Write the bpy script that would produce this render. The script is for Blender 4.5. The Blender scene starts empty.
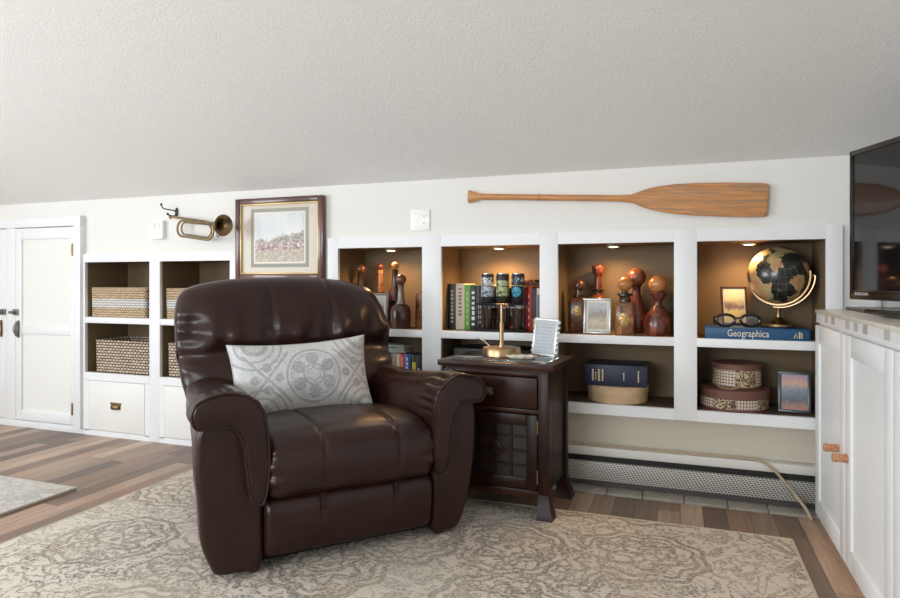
import bpy, bmesh, math, random
from mathutils import Vector, Matrix, noise
from mathutils.geometry import tessellate_polygon
from mathutils.bvhtree import BVHTree
random.seed(7)
SC = bpy.context.scene
COL = SC.collection
PI = math.pi
def R(d): return math.radians(d)

# ------------------------------------------------------------------ node helper
class E:
    def __init__(s, nt, sock): s.nt, s.k = nt, sock
    def _m(s, op, *a, clamp=False):
        n = s.nt.nodes.new('ShaderNodeMath'); n.operation = op; n.use_clamp = clamp
        for i, v in enumerate((s,) + a):
            if isinstance(v, E): s.nt.links.new(v.k, n.inputs[i])
            else: n.inputs[i].default_value = v
        return E(s.nt, n.outputs[0])
    def __add__(s, o): return s._m('ADD', o)
    def __sub__(s, o): return s._m('SUBTRACT', o)
    def __mul__(s, o): return s._m('MULTIPLY', o)
    def __truediv__(s, o): return s._m('DIVIDE', o)
    def lt(s, o): return s._m('LESS_THAN', o)
    def gt(s, o): return s._m('GREATER_THAN', o)
    def floor(s): return s._m('FLOOR')
    def fract(s): return s._m('FRACT')
    def abs(s): return s._m('ABSOLUTE')
    def sin(s): return s._m('SINE')
    def sqrt(s): return s._m('SQRT')
    def mod(s, o): return s._m('FLOORED_MODULO', o)
    def min(s, o): return s._m('MINIMUM', o)
    def max(s, o): return s._m('MAXIMUM', o)
    def pw(s, o): return s._m('POWER', o)
    def atan2(s, o): return s._m('ARCTAN2', o)
    def sm(s, a, b):
        n = s.nt.nodes.new('ShaderNodeMapRange'); n.interpolation_type = 'SMOOTHSTEP'
        s.nt.links.new(s.k, n.inputs[0]); n.inputs[1].default_value = a; n.inputs[2].default_value = b
        return E(s.nt, n.outputs[0])

class M:
    """a procedural material"""
    def __init__(s, name, color=(.8, .8, .8), rough=.5, metal=0., spec=.5, coat=0.):
        s.m = bpy.data.materials.new(name); s.m.use_nodes = True
        s.nt = s.m.node_tree; s.b = s.nt.nodes['Principled BSDF']
        s.b.inputs['Base Color'].default_value = (*color, 1); s.b.inputs['Roughness'].default_value = rough
        s.b.inputs['Metallic'].default_value = metal; s.b.inputs['Specular IOR Level'].default_value = spec
        if coat: s.b.inputs['Coat Weight'].default_value = coat; s.b.inputs['Coat Roughness'].default_value = .08
        s.m.diffuse_color = (*color, 1)
    def n(s, t, **kw):
        n = s.nt.nodes.new(t)
        for k, v in kw.items(): setattr(n, k, v)
        return n
    def co(s, kind='Object'):
        return s.n('ShaderNodeTexCoord').outputs[kind]
    def xyz(s, sock=None):
        q = s.n('ShaderNodeSeparateXYZ'); s.nt.links.new(sock or s.co(), q.inputs[0])
        return [E(s.nt, q.outputs[i]) for i in range(3)]
    def vec(s, x, y=0., z=0.):
        q = s.n('ShaderNodeCombineXYZ')
        for i, v in enumerate((x, y, z)):
            if isinstance(v, E): s.nt.links.new(v.k, q.inputs[i])
            else: q.inputs[i].default_value = v
        return q.outputs[0]
    def scale(s, sock, sx, sy, sz):
        q = s.n('ShaderNodeVectorMath', operation='MULTIPLY'); s.nt.links.new(sock, q.inputs[0])
        q.inputs[1].default_value = (sx, sy, sz); return q.outputs[0]
    def noise(s, scale, detail=3., rough=.5, vec=None, dist=0., out=0):
        q = s.n('ShaderNodeTexNoise'); q.inputs['Scale'].default_value = scale; q.inputs['Detail'].default_value = detail
        q.inputs['Roughness'].default_value = rough; q.inputs['Distortion'].default_value = dist
        s.nt.links.new(vec or s.co(), q.inputs['Vector'])
        return E(s.nt, q.outputs[out]) if out == 0 else q.outputs[1]
    def white(s, vec):
        q = s.n('ShaderNodeTexWhiteNoise'); s.nt.links.new(vec, q.inputs['Vector']); return E(s.nt, q.outputs[0])
    def voro(s, scale, vec=None, feature='F1', rnd=1.):
        q = s.n('ShaderNodeTexVoronoi', feature=feature); q.inputs['Scale'].default_value = scale
        q.inputs['Randomness'].default_value = rnd
        s.nt.links.new(vec or s.co(), q.inputs['Vector']); return E(s.nt, q.outputs[0])
    def warp(s, vec, scale, amt):
        c = s.noise(scale, 2., vec=vec, out=1)
        a = s.n('ShaderNodeVectorMath', operation='SUBTRACT'); s.nt.links.new(c, a.inputs[0]); a.inputs[1].default_value = (.5, .5, .5)
        b = s.n('ShaderNodeVectorMath', operation='SCALE'); s.nt.links.new(a.outputs[0], b.inputs[0]); b.inputs['Scale'].default_value = amt
        d = s.n('ShaderNodeVectorMath', operation='ADD'); s.nt.links.new(vec, d.inputs[0]); s.nt.links.new(b.outputs[0], d.inputs[1])
        return d.outputs[0]
    def mix(s, f, a, b):
        q = s.n('ShaderNodeMix', data_type='RGBA')
        if isinstance(f, E): s.nt.links.new(f.k, q.inputs[0])
        else: q.inputs[0].default_value = f
        for i, v in ((6, a), (7, b)):
            if isinstance(v, tuple): q.inputs[i].default_value = (*v, 1)
            else: s.nt.links.new(v, q.inputs[i])
        return q.outputs[2]
    def ramp(s, f, stops, interp='LINEAR'):
        q = s.n('ShaderNodeValToRGB'); q.color_ramp.interpolation = interp
        el = q.color_ramp.elements
        while len(el) < len(stops): el.new(.5)
        for e, (p, c) in zip(el, stops): e.position = p; e.color = (*c, 1)
        s.nt.links.new(f.k, q.inputs[0]); return q.outputs[0]
    def color(s, sock): s.nt.links.new(sock, s.b.inputs['Base Color']); return s
    def rough(s, e): s.nt.links.new(e.k, s.b.inputs['Roughness']); return s
    def bump(s, e, strength=.3, dist=.01):
        q = s.n('ShaderNodeBump'); q.inputs['Strength'].default_value = strength; q.inputs['Distance'].default_value = dist
        s.nt.links.new(e.k, q.inputs['Height']); s.nt.links.new(q.outputs[0], s.b.inputs['Normal']); return s

# ------------------------------------------------------------------ mesh helper
class B:
    """collects shapes, builds ONE mesh object"""
    def __init__(s): s.bm = bmesh.new(); s.mi = 0
    def _tag(s, faces):
        for f in faces: f.material_index = s.mi
    def box(s, x0, x1, y0, y1, z0, z1, bev=0., mat=None, seg=2):
        t = bmesh.new(); bmesh.ops.create_cube(t, size=1)
        bmesh.ops.scale(t, vec=(abs(x1-x0), abs(y1-y0), abs(z1-z0)), verts=t.verts)
        bmesh.ops.translate(t, vec=((x0+x1)/2, (y0+y1)/2, (z0+z1)/2), verts=t.verts)
        if bev: bmesh.ops.bevel(t, geom=t.edges[:], offset=bev, segments=seg, profile=.5, affect='EDGES')
        return s.merge(t, mat, True)
    def merge(s, t, mat=None, boxy=False):
        if mat is not None: bmesh.ops.transform(t, matrix=mat, verts=t.verts)
        if not boxy:
            bmesh.ops.remove_doubles(t, verts=t.verts, dist=1e-6); bmesh.ops.recalc_face_normals(t, faces=t.faces)
        mp = {}
        if boxy:
            big = sorted(t.faces, key=lambda f: -f.calc_area())[:6]; big = set(big)
        else: big = ()
        for v in t.verts: mp[v] = s.bm.verts.new(v.co)
        for f in t.faces:
            try:
                g = s.bm.faces.new([mp[v] for v in f.verts]); g.material_index = s.mi; g.smooth = f not in big
            except ValueError: pass
        t.free(); return s
    def lathe(s, prof, n=32, at=(0, 0, 0), mat=None, cap=True, sq=None):
        t = bmesh.new(); rings = []
        for r, z in prof:
            ring = []
            for k in range(n):
                a = 2*PI*k/n; c, d = math.cos(a), math.sin(a)
                q = 1.
                if sq:                                    # rounded-square cross-section
                    p = sq; q = 1/((abs(c)**p+abs(d)**p)**(1/p))
                ring.append(t.verts.new((at[0]+r*q*c, at[1]+r*q*d, at[2]+z)))
            rings.append(ring)
        for a, b in zip(rings, rings[1:]):
            for k in range(n): t.faces.new((a[k], a[(k+1) % n], b[(k+1) % n], b[k]))
        if cap:
            if prof[0][0] > 1e-5: t.faces.new(rings[0][::-1])
            if prof[-1][0] > 1e-5: t.faces.new(rings[-1])
        return s.merge(t, mat)
    def cyl(s, p0, p1, r0, r1=None, n=20):
        return s.tube([p0, p1], [r0, r0 if r1 is None else r1], n)
    def tube(s, pts, r, n=10, closed=False, cap=True):
        pts = [Vector(p) for p in pts]; N = len(pts)
        rs = r if isinstance(r, (list, tuple)) else [r]*N
        t = bmesh.new(); rings = []; up = None
        for i, p in enumerate(pts):
            a = pts[(i-1) % N] if (closed or i > 0) else p
            b = pts[(i+1) % N] if (closed or i < N-1) else p
            d = (b-a).normalized()
            if up is None:
                up = Vector((0, 0, 1)) if abs(d.z) < .9 else Vector((1, 0, 0))
            u = d.cross(up); u = u.normalized() if u.length > 1e-6 else d.orthogonal().normalized()
            w = u.cross(d).normalized(); up = w
            rings.append([t.verts.new(p+(u*math.cos(2*PI*k/n)+w*math.sin(2*PI*k/n))*rs[i]) for k in range(n)])
        prs = list(zip(rings, rings[1:]))
        if closed: prs.append((rings[-1], rings[0]))
        for a, b in prs:
            for k in range(n): t.faces.new((a[k], b[k], b[(k+1) % n], a[(k+1) % n]))
        if cap and not closed: t.faces.new(rings[0]); t.faces.new(rings[-1][::-1])
        bmesh.ops.recalc_face_normals(t, faces=t.faces)
        return s.merge(t)
    def sphere(s, c, r, sx=1, sy=1, sz=1, n=24, mat=None):
        t = bmesh.new(); bmesh.ops.create_uvsphere(t, u_segments=n, v_segments=n//2, radius=r)
        bmesh.ops.scale(t, vec=(sx, sy, sz), verts=t.verts)
        if mat is not None: bmesh.ops.transform(t, matrix=mat, verts=t.verts)
        bmesh.ops.translate(t, vec=c, verts=t.verts); return s.merge(t)
    def prism(s, poly, z0, z1, bev=0., mat=None):
        """polygon in xy extruded in z"""
        t = bmesh.new(); a = [t.verts.new((x, y, z0)) for x, y in poly]; b = [t.verts.new((x, y, z1)) for x, y in poly]
        n = len(poly); t.faces.new(a[::-1]); t.faces.new(b)
        for k in range(n): t.faces.new((a[k], a[(k+1) % n], b[(k+1) % n], b[k]))
        bmesh.ops.recalc_face_normals(t, faces=t.faces)
        if bev: bmesh.ops.bevel(t, geom=t.edges[:], offset=bev, segments=2, profile=.5, affect='EDGES')
        return s.merge(t, mat)
    def skin_rings(s, rings, closed_caps=True, mat=None):
        t = bmesh.new(); rr = [[t.verts.new(p) for p in ring] for ring in rings]; n = len(rings[0])
        for a, b in zip(rr, rr[1:]):
            for k in range(n):
                vs = [a[k], a[(k+1) % n], b[(k+1) % n], b[k]]
                t.faces.new(vs)
        if closed_caps:
            for ring in (rr[0], rr[-1]):
                if n < 9: t.faces.new(ring); continue
                for tri in tessellate_polygon([[v.co for v in ring]]):       # safe for concave outlines
                    if len(set(tri)) == 3:
                        try: t.faces.new([ring[i] for i in tri])
                        except ValueError: pass
        bmesh.ops.recalc_face_normals(t, faces=t.faces)
        return s.merge(t, mat)
    def build(s, name, mats, parent=None, loc=None, rot=None, smooth=True, ang=38, sub=0):
        me = bpy.data.meshes.new(name)
        s.bm.to_mesh(me); s.bm.free()
        if not isinstance(mats, (list, tuple)): mats = [mats]
        for m in mats: me.materials.append(m.m if isinstance(m, M) else m)
        if smooth:
            me.set_sharp_from_angle(angle=R(ang))
        else: me.polygons.foreach_set('use_smooth', [False]*len(me.polygons))
        o = bpy.data.objects.new(name, me); COL.objects.link(o)
        if parent: o.parent = parent
        if loc: o.location = loc
        if rot: o.rotation_euler = rot
        if sub:
            q = o.modifiers.new('sub', 'SUBSURF'); q.levels = q.render_levels = sub
        return o

def thing(name, label, cat, loc=(0, 0, 0), rz=0., group=None, rot=None):
    o = bpy.data.objects.new(name, None); COL.objects.link(o); o.empty_display_size = .1
    o.location = loc; o.rotation_euler = rot or (0, 0, rz); o['label'] = label; o['category'] = cat
    if group: o['group'] = group
    return o
def tag(o, label, cat, group=None):
    o['label'] = label; o['category'] = cat
    if group: o['group'] = group
    return o
def struct(o, label=None):
    o['kind'] = 'structure'
    if label: o['label'] = label
    return o
def catmull(pts, per=6, closed=True):
    out = []; n = len(pts)
    for i in range(n if closed else n-1):
        g = (lambda j: Vector(pts[j % n])) if closed else (lambda j: Vector(pts[min(max(j, 0), n-1)]))
        p0, p1, p2, p3 = g(i-1), g(i), g(i+1), g(i+2)
        for k in range(per):
            t = k/per
            out.append(.5*((2*p1)+(p2-p0)*t+(2*p0-5*p1+4*p2-p3)*t*t+(3*p1-p0-3*p2+p3)*t**3))
    if not closed: out.append(Vector(pts[-1]))
    return out
def inset(poly, d):
    """offset a closed CCW polygon inward by d"""
    n = len(poly); out = []
    for i in range(n):
        a, b, c = poly[i-1], poly[i], poly[(i+1) % n]
        t = (c-a); t = t.normalized() if t.length > 1e-9 else Vector((1, 0))
        out.append(b+Vector((-t.y, t.x))*d)
    return out
def text_into(b, s, size, depth, mat, squeeze=1.):
    cu = bpy.data.curves.new('t', 'FONT'); cu.body = s; cu.size = size; cu.extrude = depth; cu.align_x = 'CENTER'; cu.align_y = 'CENTER'
    cu.resolution_u = 2
    o = bpy.data.objects.new('t', cu); COL.objects.link(o)
    dg = bpy.context.evaluated_depsgraph_get(); me = bpy.data.meshes.new_from_object(o.evaluated_get(dg))
    t = bmesh.new(); t.from_mesh(me); bmesh.ops.scale(t, vec=(squeeze, 1, 1), verts=t.verts)
    b.merge(t, mat)
    bpy.data.objects.remove(o); bpy.data.meshes.remove(me); bpy.data.curves.remove(cu)
FRONT = Matrix.Rotation(R(90), 4, 'X')          # lettering lying in xy -> standing, read from -y

# ------------------------------------------------------------------ materials
white_paint = M('white_trim_paint', (.79, .805, .815), .42)
wall_paint = M('wall_paint', (.765, .757, .725), .7)
wall_paint.bump(wall_paint.noise(90, 3), .05, .004)
ceil_paint = M('textured_ceiling_paint', (.80, .80, .785), .85)
ceil_paint.bump(ceil_paint.noise(110, 4, .65), .38, .006)
panel_paint = M('offwhite_panel_paint', (.79, .785, .755), .5)
heater_wall_paint = M('beige_wall_paint', (.62, .575, .48), .7)
tan_paint = M('tan_cubby_paint', (.175, .120, .062), .6)
rear_paint = M('darkened_rear_paint', (.30, .26, .22), .7)  # unseen rear wall, darkened to cut the haze it reflects in dark surfaces
gap_shade = M('gap_shade', (.03, .028, .025), .8)  # near-black colour standing in for the shade inside gaps
steel = M('brushed_steel', (.5, .48, .45), .3, 1)
iron = M('dark_iron', (.06, .058, .055), .45, .8)
pewter = M('aged_pewter', (.23, .22, .2), .42, .9)
old_brass = M('antique_brass', (.36, .25, .11), .35, 1)
old_brass.color(old_brass.mix(old_brass.noise(35, 3), (.42, .31, .15), (.22, .15, .07)))
dark_brass = M('dark_brass', (.20, .13, .06), .4, .9)
lamp_brass = M('satin_brass', (.48, .32, .18), .33, 1)
bugle_brass = M('tarnished_brass', (.42, .32, .18), .38, 1)
bugle_brass.color(bugle_brass.mix(bugle_brass.noise(28, 4), (.40, .30, .17), (.13, .09, .045)))

def leather(name, c1, c2, r=.36):
    m = M(name, c1, r, spec=.33)
    big = m.noise(7, 3); m.color(m.mix(big.sm(.3, .7), c1, c2))
    v = m.voro(190); n2 = m.noise(22, 4, .6)
    m.bump(v*.2+n2*.45+m.noise(130, 2)*.22, .22, .006)
    m.rough(m.noise(14, 3)*.16+(r-.08)); return m
chair_leather = leather('brown_leather', (.0200, .0074, .0052), (.0290, .0112, .0078), .31)
chair_thread = M('leather_seam_thread', (.02, .012, .01), .6)

# floor planks (run along y)
floor_m = M('mixed_brown_planks', rough=.42)
x, y, z = floor_m.xyz()
W = .098
ix = (x/W).floor(); off = floor_m.white(floor_m.vec(ix, 3.))
iy = ((y+off*3.1)/1.15).floor()
rnd = floor_m.white(floor_m.vec(ix, iy, 1.))
grain = floor_m.noise(1., 5, .62, vec=floor_m.scale(floor_m.co(), 42, 3.2, 1), dist=.6)
fine = floor_m.noise(1., 2, .5, vec=floor_m.scale(floor_m.co(), 180, 6, 1))
basec = floor_m.ramp(rnd, [(0, (.10, .057, .038)), (.25, (.33, .195, .125)), (.45, (.54, .355, .24)), (.62, (.14, .09, .066)), (.8, (.64, .44, .31)), (1, (.37, .235, .155))])
gc = floor_m.mix((grain.sm(.3, .72))*.75, basec, floor_m.mix(.45, basec, (.06, .04, .03)))
fx = (x/W).fract(); fy = ((y+off*3.1)/1.15).fract()
gap = (fx.lt(.018)).max(fx.gt(.982)).max(fy.lt(.0022))
floor_m.color(floor_m.mix(gap*.75, gc, (.03, .02, .015)))
floor_m.b.inputs['Specular IOR Level'].default_value = .42
floor_m.rough(grain*.14+.27); floor_m.bump((gap*-1.)+fine*.15+grain*.2, .25, .003)

def rug_mat(name, base, dark, mid, shift):
    m = M(name, base, .95, spec=.1)
    x, y, z = m.xyz(); P = m.vec(x+shift, y+shift*.7, 0.)
    P1 = m.warp(P, 2.4, .13); P2 = m.warp(P1, 9., .05)
    q = m.n('ShaderNodeTexVoronoi', feature='F1'); q.inputs['Scale'].default_value = 1.75; q.inputs['Randomness'].default_value = .55
    m.nt.links.new(P1, q.inputs['Vector'])
    dv = m.n('ShaderNodeVectorMath', operation='SUBTRACT'); m.nt.links.new(P1, dv.inputs[0]); m.nt.links.new(q.outputs['Position'], dv.inputs[1])
    # Position comes back in scaled space divided out, so this is the offset from the medallion's centre
    dx, dy, dz = m.xyz(dv.outputs[0]); rr = (dx*dx+dy*dy).sqrt(); an = dy.atan2(dx)
    sc = rr+(an*9.).sin()*.011
    med = (sc-.225).abs().lt(.013).max((sc-.183).abs().lt(.008)).max((rr-.115+(an*6.).sin()*.026).abs().lt(.012)).max((rr-.06+(an*5.).sin()*.014).abs().lt(.009)).max(rr.lt(.022))
    P3 = m.warp(m.warp(P, 4., .10), 15., .035)
    iso = ((m.noise(3.6, 1., .4, vec=P3, dist=1.1)*8.).fract()-.5).abs().lt(.15)
    iso2 = ((m.noise(8.5, 1., .4, vec=P3, dist=1.3)*5.).fract()-.5).abs().lt(.17)
    leaf = m.voro(11, P3).lt(.20)
    speck = m.noise(70, 3, .85, vec=P).sm(.45, .53)
    patch = m.noise(2.6, 3, .6, vec=P).sm(.30, .62)
    fill = m.noise(24, 3, .7, vec=P3).sm(.47, .54)*((rr-.14).abs().lt(.065).max(m.noise(4.5, 2, vec=P3).gt(.57)))*.8
    f1 = (iso*.95).max(iso2*(rr.gt(.235))*.8).max(leaf*iso2._m('SUBTRACT', 1.).abs()*.75).max(fill)*(speck*.92+.04)*(patch*.45+.55)
    f1 = f1.max(med*(speck*.55+.35)*(patch*.3+.7))
    tone = m.noise(3., 2, vec=P).sm(.4, .6)
    dk = m.mix(tone, dark, mid)
    grain = m.noise(260, 2, .7, vec=P)
    b2 = m.mix(grain*.35, base, tuple(c*.72 for c in base))
    m.color(m.mix(f1*.86, b2, dk))
    m.bump(grain+f1*-.5, .5, .004); return m
rug_m = rug_mat('beige_paisley_rug', (.77, .71, .62), (.125, .108, .09), (.20, .15, .10), 3.1)
rug2_m = rug_mat('pale_grey_rug', (.86, .84, .79), (.56, .53, .50), (.45, .43, .40), 8.3)
rug_edge = M('rug_binding', (.52, .46, .37), .95)
rug_dark_edge = M('pale_rug_binding', (.55, .52, .47), .9)

def wood(name, c1, c2, axis=2, sc=9., r=.4, coat=0., bands=0):
    m = M(name, c1, r, coat=coat)
    s = [26, 26, 26]; s[axis] = 2.2
    g = m.noise(1., 4, .6, vec=m.scale(m.co(), *[q*sc/9 for q in s]), dist=.8)
    m.color(m.mix(g.sm(.3, .7), c1, c2)); m.bump(g, .1, .003); return m
table_wood = wood('dark_walnut', (.050, .0145, .0055), (.014, .0044, .0022), 0, r=.36)
table_wood.b.inputs['Specular IOR Level'].default_value = .24
table_wood_v = wood('dark_walnut_upright', (.030, .0092, .0038), (.009, .003, .0018), 2, r=.38)
table_wood_v.b.inputs['Specular IOR Level'].default_value = .24
board_wood = wood('dark_brown_board', (.075, .05, .04), (.04, .027, .022), 1, r=.4)
cherry = wood('cherry_frame_wood', (.13, .035, .022), (.045, .013, .009), 0, r=.3, coat=.4)
cherry_v = wood('cherry_frame_wood_upright', (.13, .035, .022), (.045, .013, .009), 2, r=.3, coat=.4)
paddle_wood = M('varnished_paddle_wood', (.42, .17, .05), .42, coat=.2)
g = paddle_wood.noise(1., 5, .65, vec=paddle_wood.scale(paddle_wood.co(), 5, 30, 60), dist=.4)
px, py, pz = paddle_wood.xyz()
wear = paddle_wood.noise(1., 5, .7, vec=paddle_wood.scale(paddle_wood.co(), 4, 20, 90)).sm(.46, .62)*px.sm(.78, 1.0)
pc = paddle_wood.mix(g.sm(.3, .7), (.60, .28, .095), (.44, .19, .06))
paddle_wood.color(paddle_wood.mix(wear*.8, pc, (.27, .18, .115)))

# ------------------------------------------------------------------ setting
YF, YW = 3.20, 3.22            # face of the built-ins, plane of the knee wall
SL = .45; ZT = 1.612           # ceiling slope, knee-wall top
XL, XR, YB = -5.7, 1.32, -3.6
YC = 1.0; ZC = ZT+SL*(YW-YC)

struct(B().box(XL-.1, XR+.1, YB-.1, 3.75, -.1, 0).build('floor', floor_m))
b = B(); b.mi = 0
b.prism([(YW+.3, ZT-SL*.3), (YC, ZC), (YB-.1, ZC), (YB-.1, ZC+.1), (YC, ZC+.1), (YW+.3, ZT-SL*.3+.25)], XL-.1, XR+.1,
        mat=Matrix(((0, 0, 1, 0), (1, 0, 0, 0), (0, 1, 0, 0), (0, 0, 0, 1))))
struct(b.build('ceiling', ceil_paint, smooth=False))
b = B()
b.box(-2.574, XR, YW, YW+.1, 1.26, 1.66); b.box(XL, -2.574, YW, YW+.1, 1.2, 1.66)
b.box(XL, -3.863, YW, YW+.1, 0, 1.2); b.box(-2.574, -1.93, YW, YW+.14, 0, 1.26); b.box(.674, XR, YW, YW+.14, 0, 1.26)
struct(b.build('wall_back', wall_paint, smooth=False), 'off-white knee wall under the sloped ceiling')
struct(B().box(-1.93, .674, 3.31, 3.36, 0, .395).build('wall_back_recess', heater_wall_paint, smooth=False))
def gable(name, x0, x1, y0, y1, z0, z1):
    b = B()
    b.box(x0, x1, YB, y0, 0, ZC); b.box(x0, x1, y0, y1, 0, z0); b.box(x0, x1, y0, y1, z1, ZC)
    poly = [(y1, 0), (YW+.1, 0), (YW+.1, ZT), (y1, ZT+SL*(YW-max(y1, YC)))]
    b.prism(poly, x0, x1, mat=Matrix(((0, 0, 1, 0), (1, 0, 0, 0), (0, 1, 0, 0), (0, 0, 0, 1))))
    return struct(b.build(name, wall_paint, smooth=False))
gable('wall_left', XL-.1, XL, -2.6, .6, .6, 2.1)
b = B(); b.box(XR, XR+.1, YB, YC, 0, ZC)
b.prism([(YC, 0), (YW+.1, 0), (YW+.1, ZT), (YC, ZC)], XR, XR+.1, mat=Matrix(((0, 0, 1, 0), (1, 0, 0, 0), (0, 1, 0, 0), (0, 0, 0, 1))))
struct(b.build('wall_right', wall_paint, smooth=False))
b = B(); X0, X1, Z0, Z1 = -3.9, -1.1, .7, 2.3
b.box(XL, X0, YB-.1, YB, 0, ZC); b.box(X1, XR, YB-.1, YB, 0, ZC); b.box(X0, X1, YB-.1, YB, 0, Z0); b.box(X0, X1, YB-.1, YB, Z1, ZC)
struct(b.build('wall_rear', rear_paint, smooth=False))
def window(name, horiz, a0, a1, z0, z1, c):
    b = B()
    def bx(p0, p1, q0, q1):
        if horiz: b.box(p0, p1, c-.04, c+.04, q0, q1)
        else: b.box(c-.04, c+.04, p0, p1, q0, q1)
    bx(a0, a0+.06, z0, z1); bx(a1-.06, a1, z0, z1); bx(a0, a1, z0, z0+.06); bx(a0, a1, z1-.06, z1); bx((a0+a1)/2-.03, (a0+a1)/2+.03, z0, z1)
    return struct(b.build(name, white_paint, smooth=False))
window('window_1', False, -2.6, .6, .6, 2.1, XL-.05)
window('window_2', True, X0, X1, Z0, Z1, YB-.05)

# knee-wall door casing, the pair of doors
b = B()
b.box(-3.93, -3.864, 3.178, YW, .035, 1.50, .003); b.box(-5.36, -5.27, 3.178, YW, .035, 1.44, .003); b.box(-5.36, -3.864, 3.176, YW, 1.434, 1.50, .003)
b.box(-4.601, -4.510, 3.186, YW, .05, 1.436, .002)
struct(b.build('trim_1', white_paint), 'white casing around the pair of low doors')
struct(B().box(XL, -3.864, 3.196, YW, 0, .05, .003).build('baseboard_back', white_paint))
struct(B().box(-5.275, -3.93, 3.212, YW+.002, .05, 1.436).build('door_gap_shade', gap_shade))  # dark sheet behind the doors, painting the shade in their gaps
def knee_door(name, x0, x1, lab, flip):
    b = B(); y0, y1 = 3.186, 3.212; sl, sr = (.03, .07) if flip else (.062, .034)
    b.box(x0, x0+sl, y0, y1, .056, 1.43, .003); b.box(x1-sr, x1, y0, y1, .056, 1.43, .003)
    b.box(x0+sl, x1-sr, y0, y1, 1.35, 1.43, .003); b.box(x0+sl, x1-sr, y0, y1, .056, .125, .003); b.box(x0+sl, x1-sr, y0, y1, .675, .735, .003)
    o = struct(b.build(name, white_paint), lab)
    B().box(x0+sl-.01, x1-sr+.01, 3.199, 3.206, .11, .685).build('panel', panel_paint, o)
    B().box(x0+sl-.01, x1-sr+.01, 3.199, 3.206, .725, 1.37).build('panel', panel_paint, o)
    e = x1 if flip else x0; d = -1 if flip else 1           # e = the meeting edge
    b = B(); cx = e+d*(.012 if not flip else .026)
    b.box(cx-.026, cx+.026, 3.174, 3.186, .806, .85, .004); b.cyl((cx, 3.174, .828), (cx, 3.150, .828), .009, .012); b.box(cx-.03, cx-.002, 3.146, 3.156, .818, .838, .003)
    b.build('latch', pewter, o)
    b = B(); cx = e+d*(.046 if flip else .036)
    b.tube([(cx, 3.186, .765), (cx, 3.172, .755), (cx, 3.160, .73), (cx, 3.156, .708), (cx, 3.160, .686), (cx, 3.172, .66), (cx, 3.186, .65)], [.007, .009, .012, .014, .012, .009, .007])
    b.box(cx-.009, cx+.009, 3.181, 3.187, .645, .770, .003)
    b.build('handle', old_brass if flip else pewter, o)
    h = x0 if flip else x1
    for zz in (1.27, .17):
        b = B(); b.box(h-.014, h+.008, 3.178, 3.188, zz-.04, zz+.04, .002); b.cyl((h, 3.178, zz-.042), (h, 3.178, zz+.042), .006, n=10); b.build('hinge', old_brass, o)
knee_door('door_1', -5.265, -4.602, 'white panelled knee-wall door at the left edge, brass handle on its right stile', True)
knee_door('door_2', -4.508, -3.936, 'white panelled knee-wall door beside the basket shelves, hinged on the right', False)

# ------------------------------------------------------------------ left built-in
lu = thing('built_in_shelves', 'white built-in with four basket cubbies over two drawers, left of the recliner', 'shelves', (-3.22, YF, 0))
def at_lu(b, *a, **k): return b.box(a[0]+3.22, a[1]+3.22, a[2]-YF, a[3]-YF, a[4], a[5], **k)
b = B(); y0, y1 = 3.198, 3.222
C1, C2 = (-3.844, -3.272), (-3.184, -2.628)
for a in ((-3.864, C1[0]), (C1[1], C2[0]), (C2[1], -2.574)): at_lu(b, *a, y0, y1, 0, 1.24, bev=.002)
for a in (C1, C2):
    at_lu(b, *a, y0, y1, 1.182, 1.24); at_lu(b, *a, y0, y1, .376, .428)
    at_lu(b, *a, y0, y1, 0, .036)
b.build('face_frame', white_paint, lu)
for a in (C1, C2):
    b = B(); at_lu(b, a[0]-.002, a[1]+.002, YF, 3.56, .766, .806, bev=.003); b.build('shelf', white_paint, lu)
    b = B(); t = .012; D = 3.57
    at_lu(b, a[0]-t, a[0]-.0005, 3.221, D, .40, 1.2); at_lu(b, a[1]+.0005, a[1]+t, 3.221, D, .40, 1.2); at_lu(b, a[0]-t, a[1]+t, D-t, D, .40, 1.2)
    at_lu(b, a[0]-t, a[1]+t, 3.221, D, 1.184, 1.2); at_lu(b, a[0]-t, a[1]+t, 3.221, D, .40, .428)
    b.build('cubby', tan_paint, lu)
    b = B(); at_lu(b, a[0]-.001, a[0]+.0365, y0, y1, .03, .378); b.build('drawer_stile', white_paint, lu, smooth=False)
    b = B(); at_lu(b, a[1]-.0365, a[1]+.001, y0, y1, .03, .378); b.build('drawer_stile', white_paint, lu, smooth=False)
    b = B(); at_lu(b, a[0]-.01, a[1]+.01, 3.224, 3.23, .03, .38); b.build('drawer_gap_shade', gap_shade, lu)  # dark sheet added behind the drawer as shade around its front
    b = B(); at_lu(b, a[0]+.039, a[1]-.039, 3.196, 3.222, .039, .373, bev=.0015); dr = b.build('drawer', panel_paint, lu)
    m = (a[0]+a[1])/2+3.22
    b = B(); prof = []
    rings = []
    for k in range(9):                                     # half-dome cup pull
        th = R(180*k/8); rings.append([(m-.042*math.cos(th), -.004-.026*math.sin(th)*math.sin(ph), .205+.026*math.cos(ph)) for ph in [R(q) for q in range(0, 121, 20)]])
    t = bmesh.new(); rr = [[t.verts.new(p) for p in r] for r in rings]
    for p, q in zip(rr, rr[1:]):
        for k in range(6): t.faces.new((p[k], p[k+1], q[k+1], q[k]))
    b.merge(t); b.box(m-.048, m+.048, -.008, -.003, .222, .236, .002)
    o = b.build('cup_pull', dark_brass, dr); q = o.modifiers.new('s', 'SOLIDIFY'); q.thickness = .003

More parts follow.
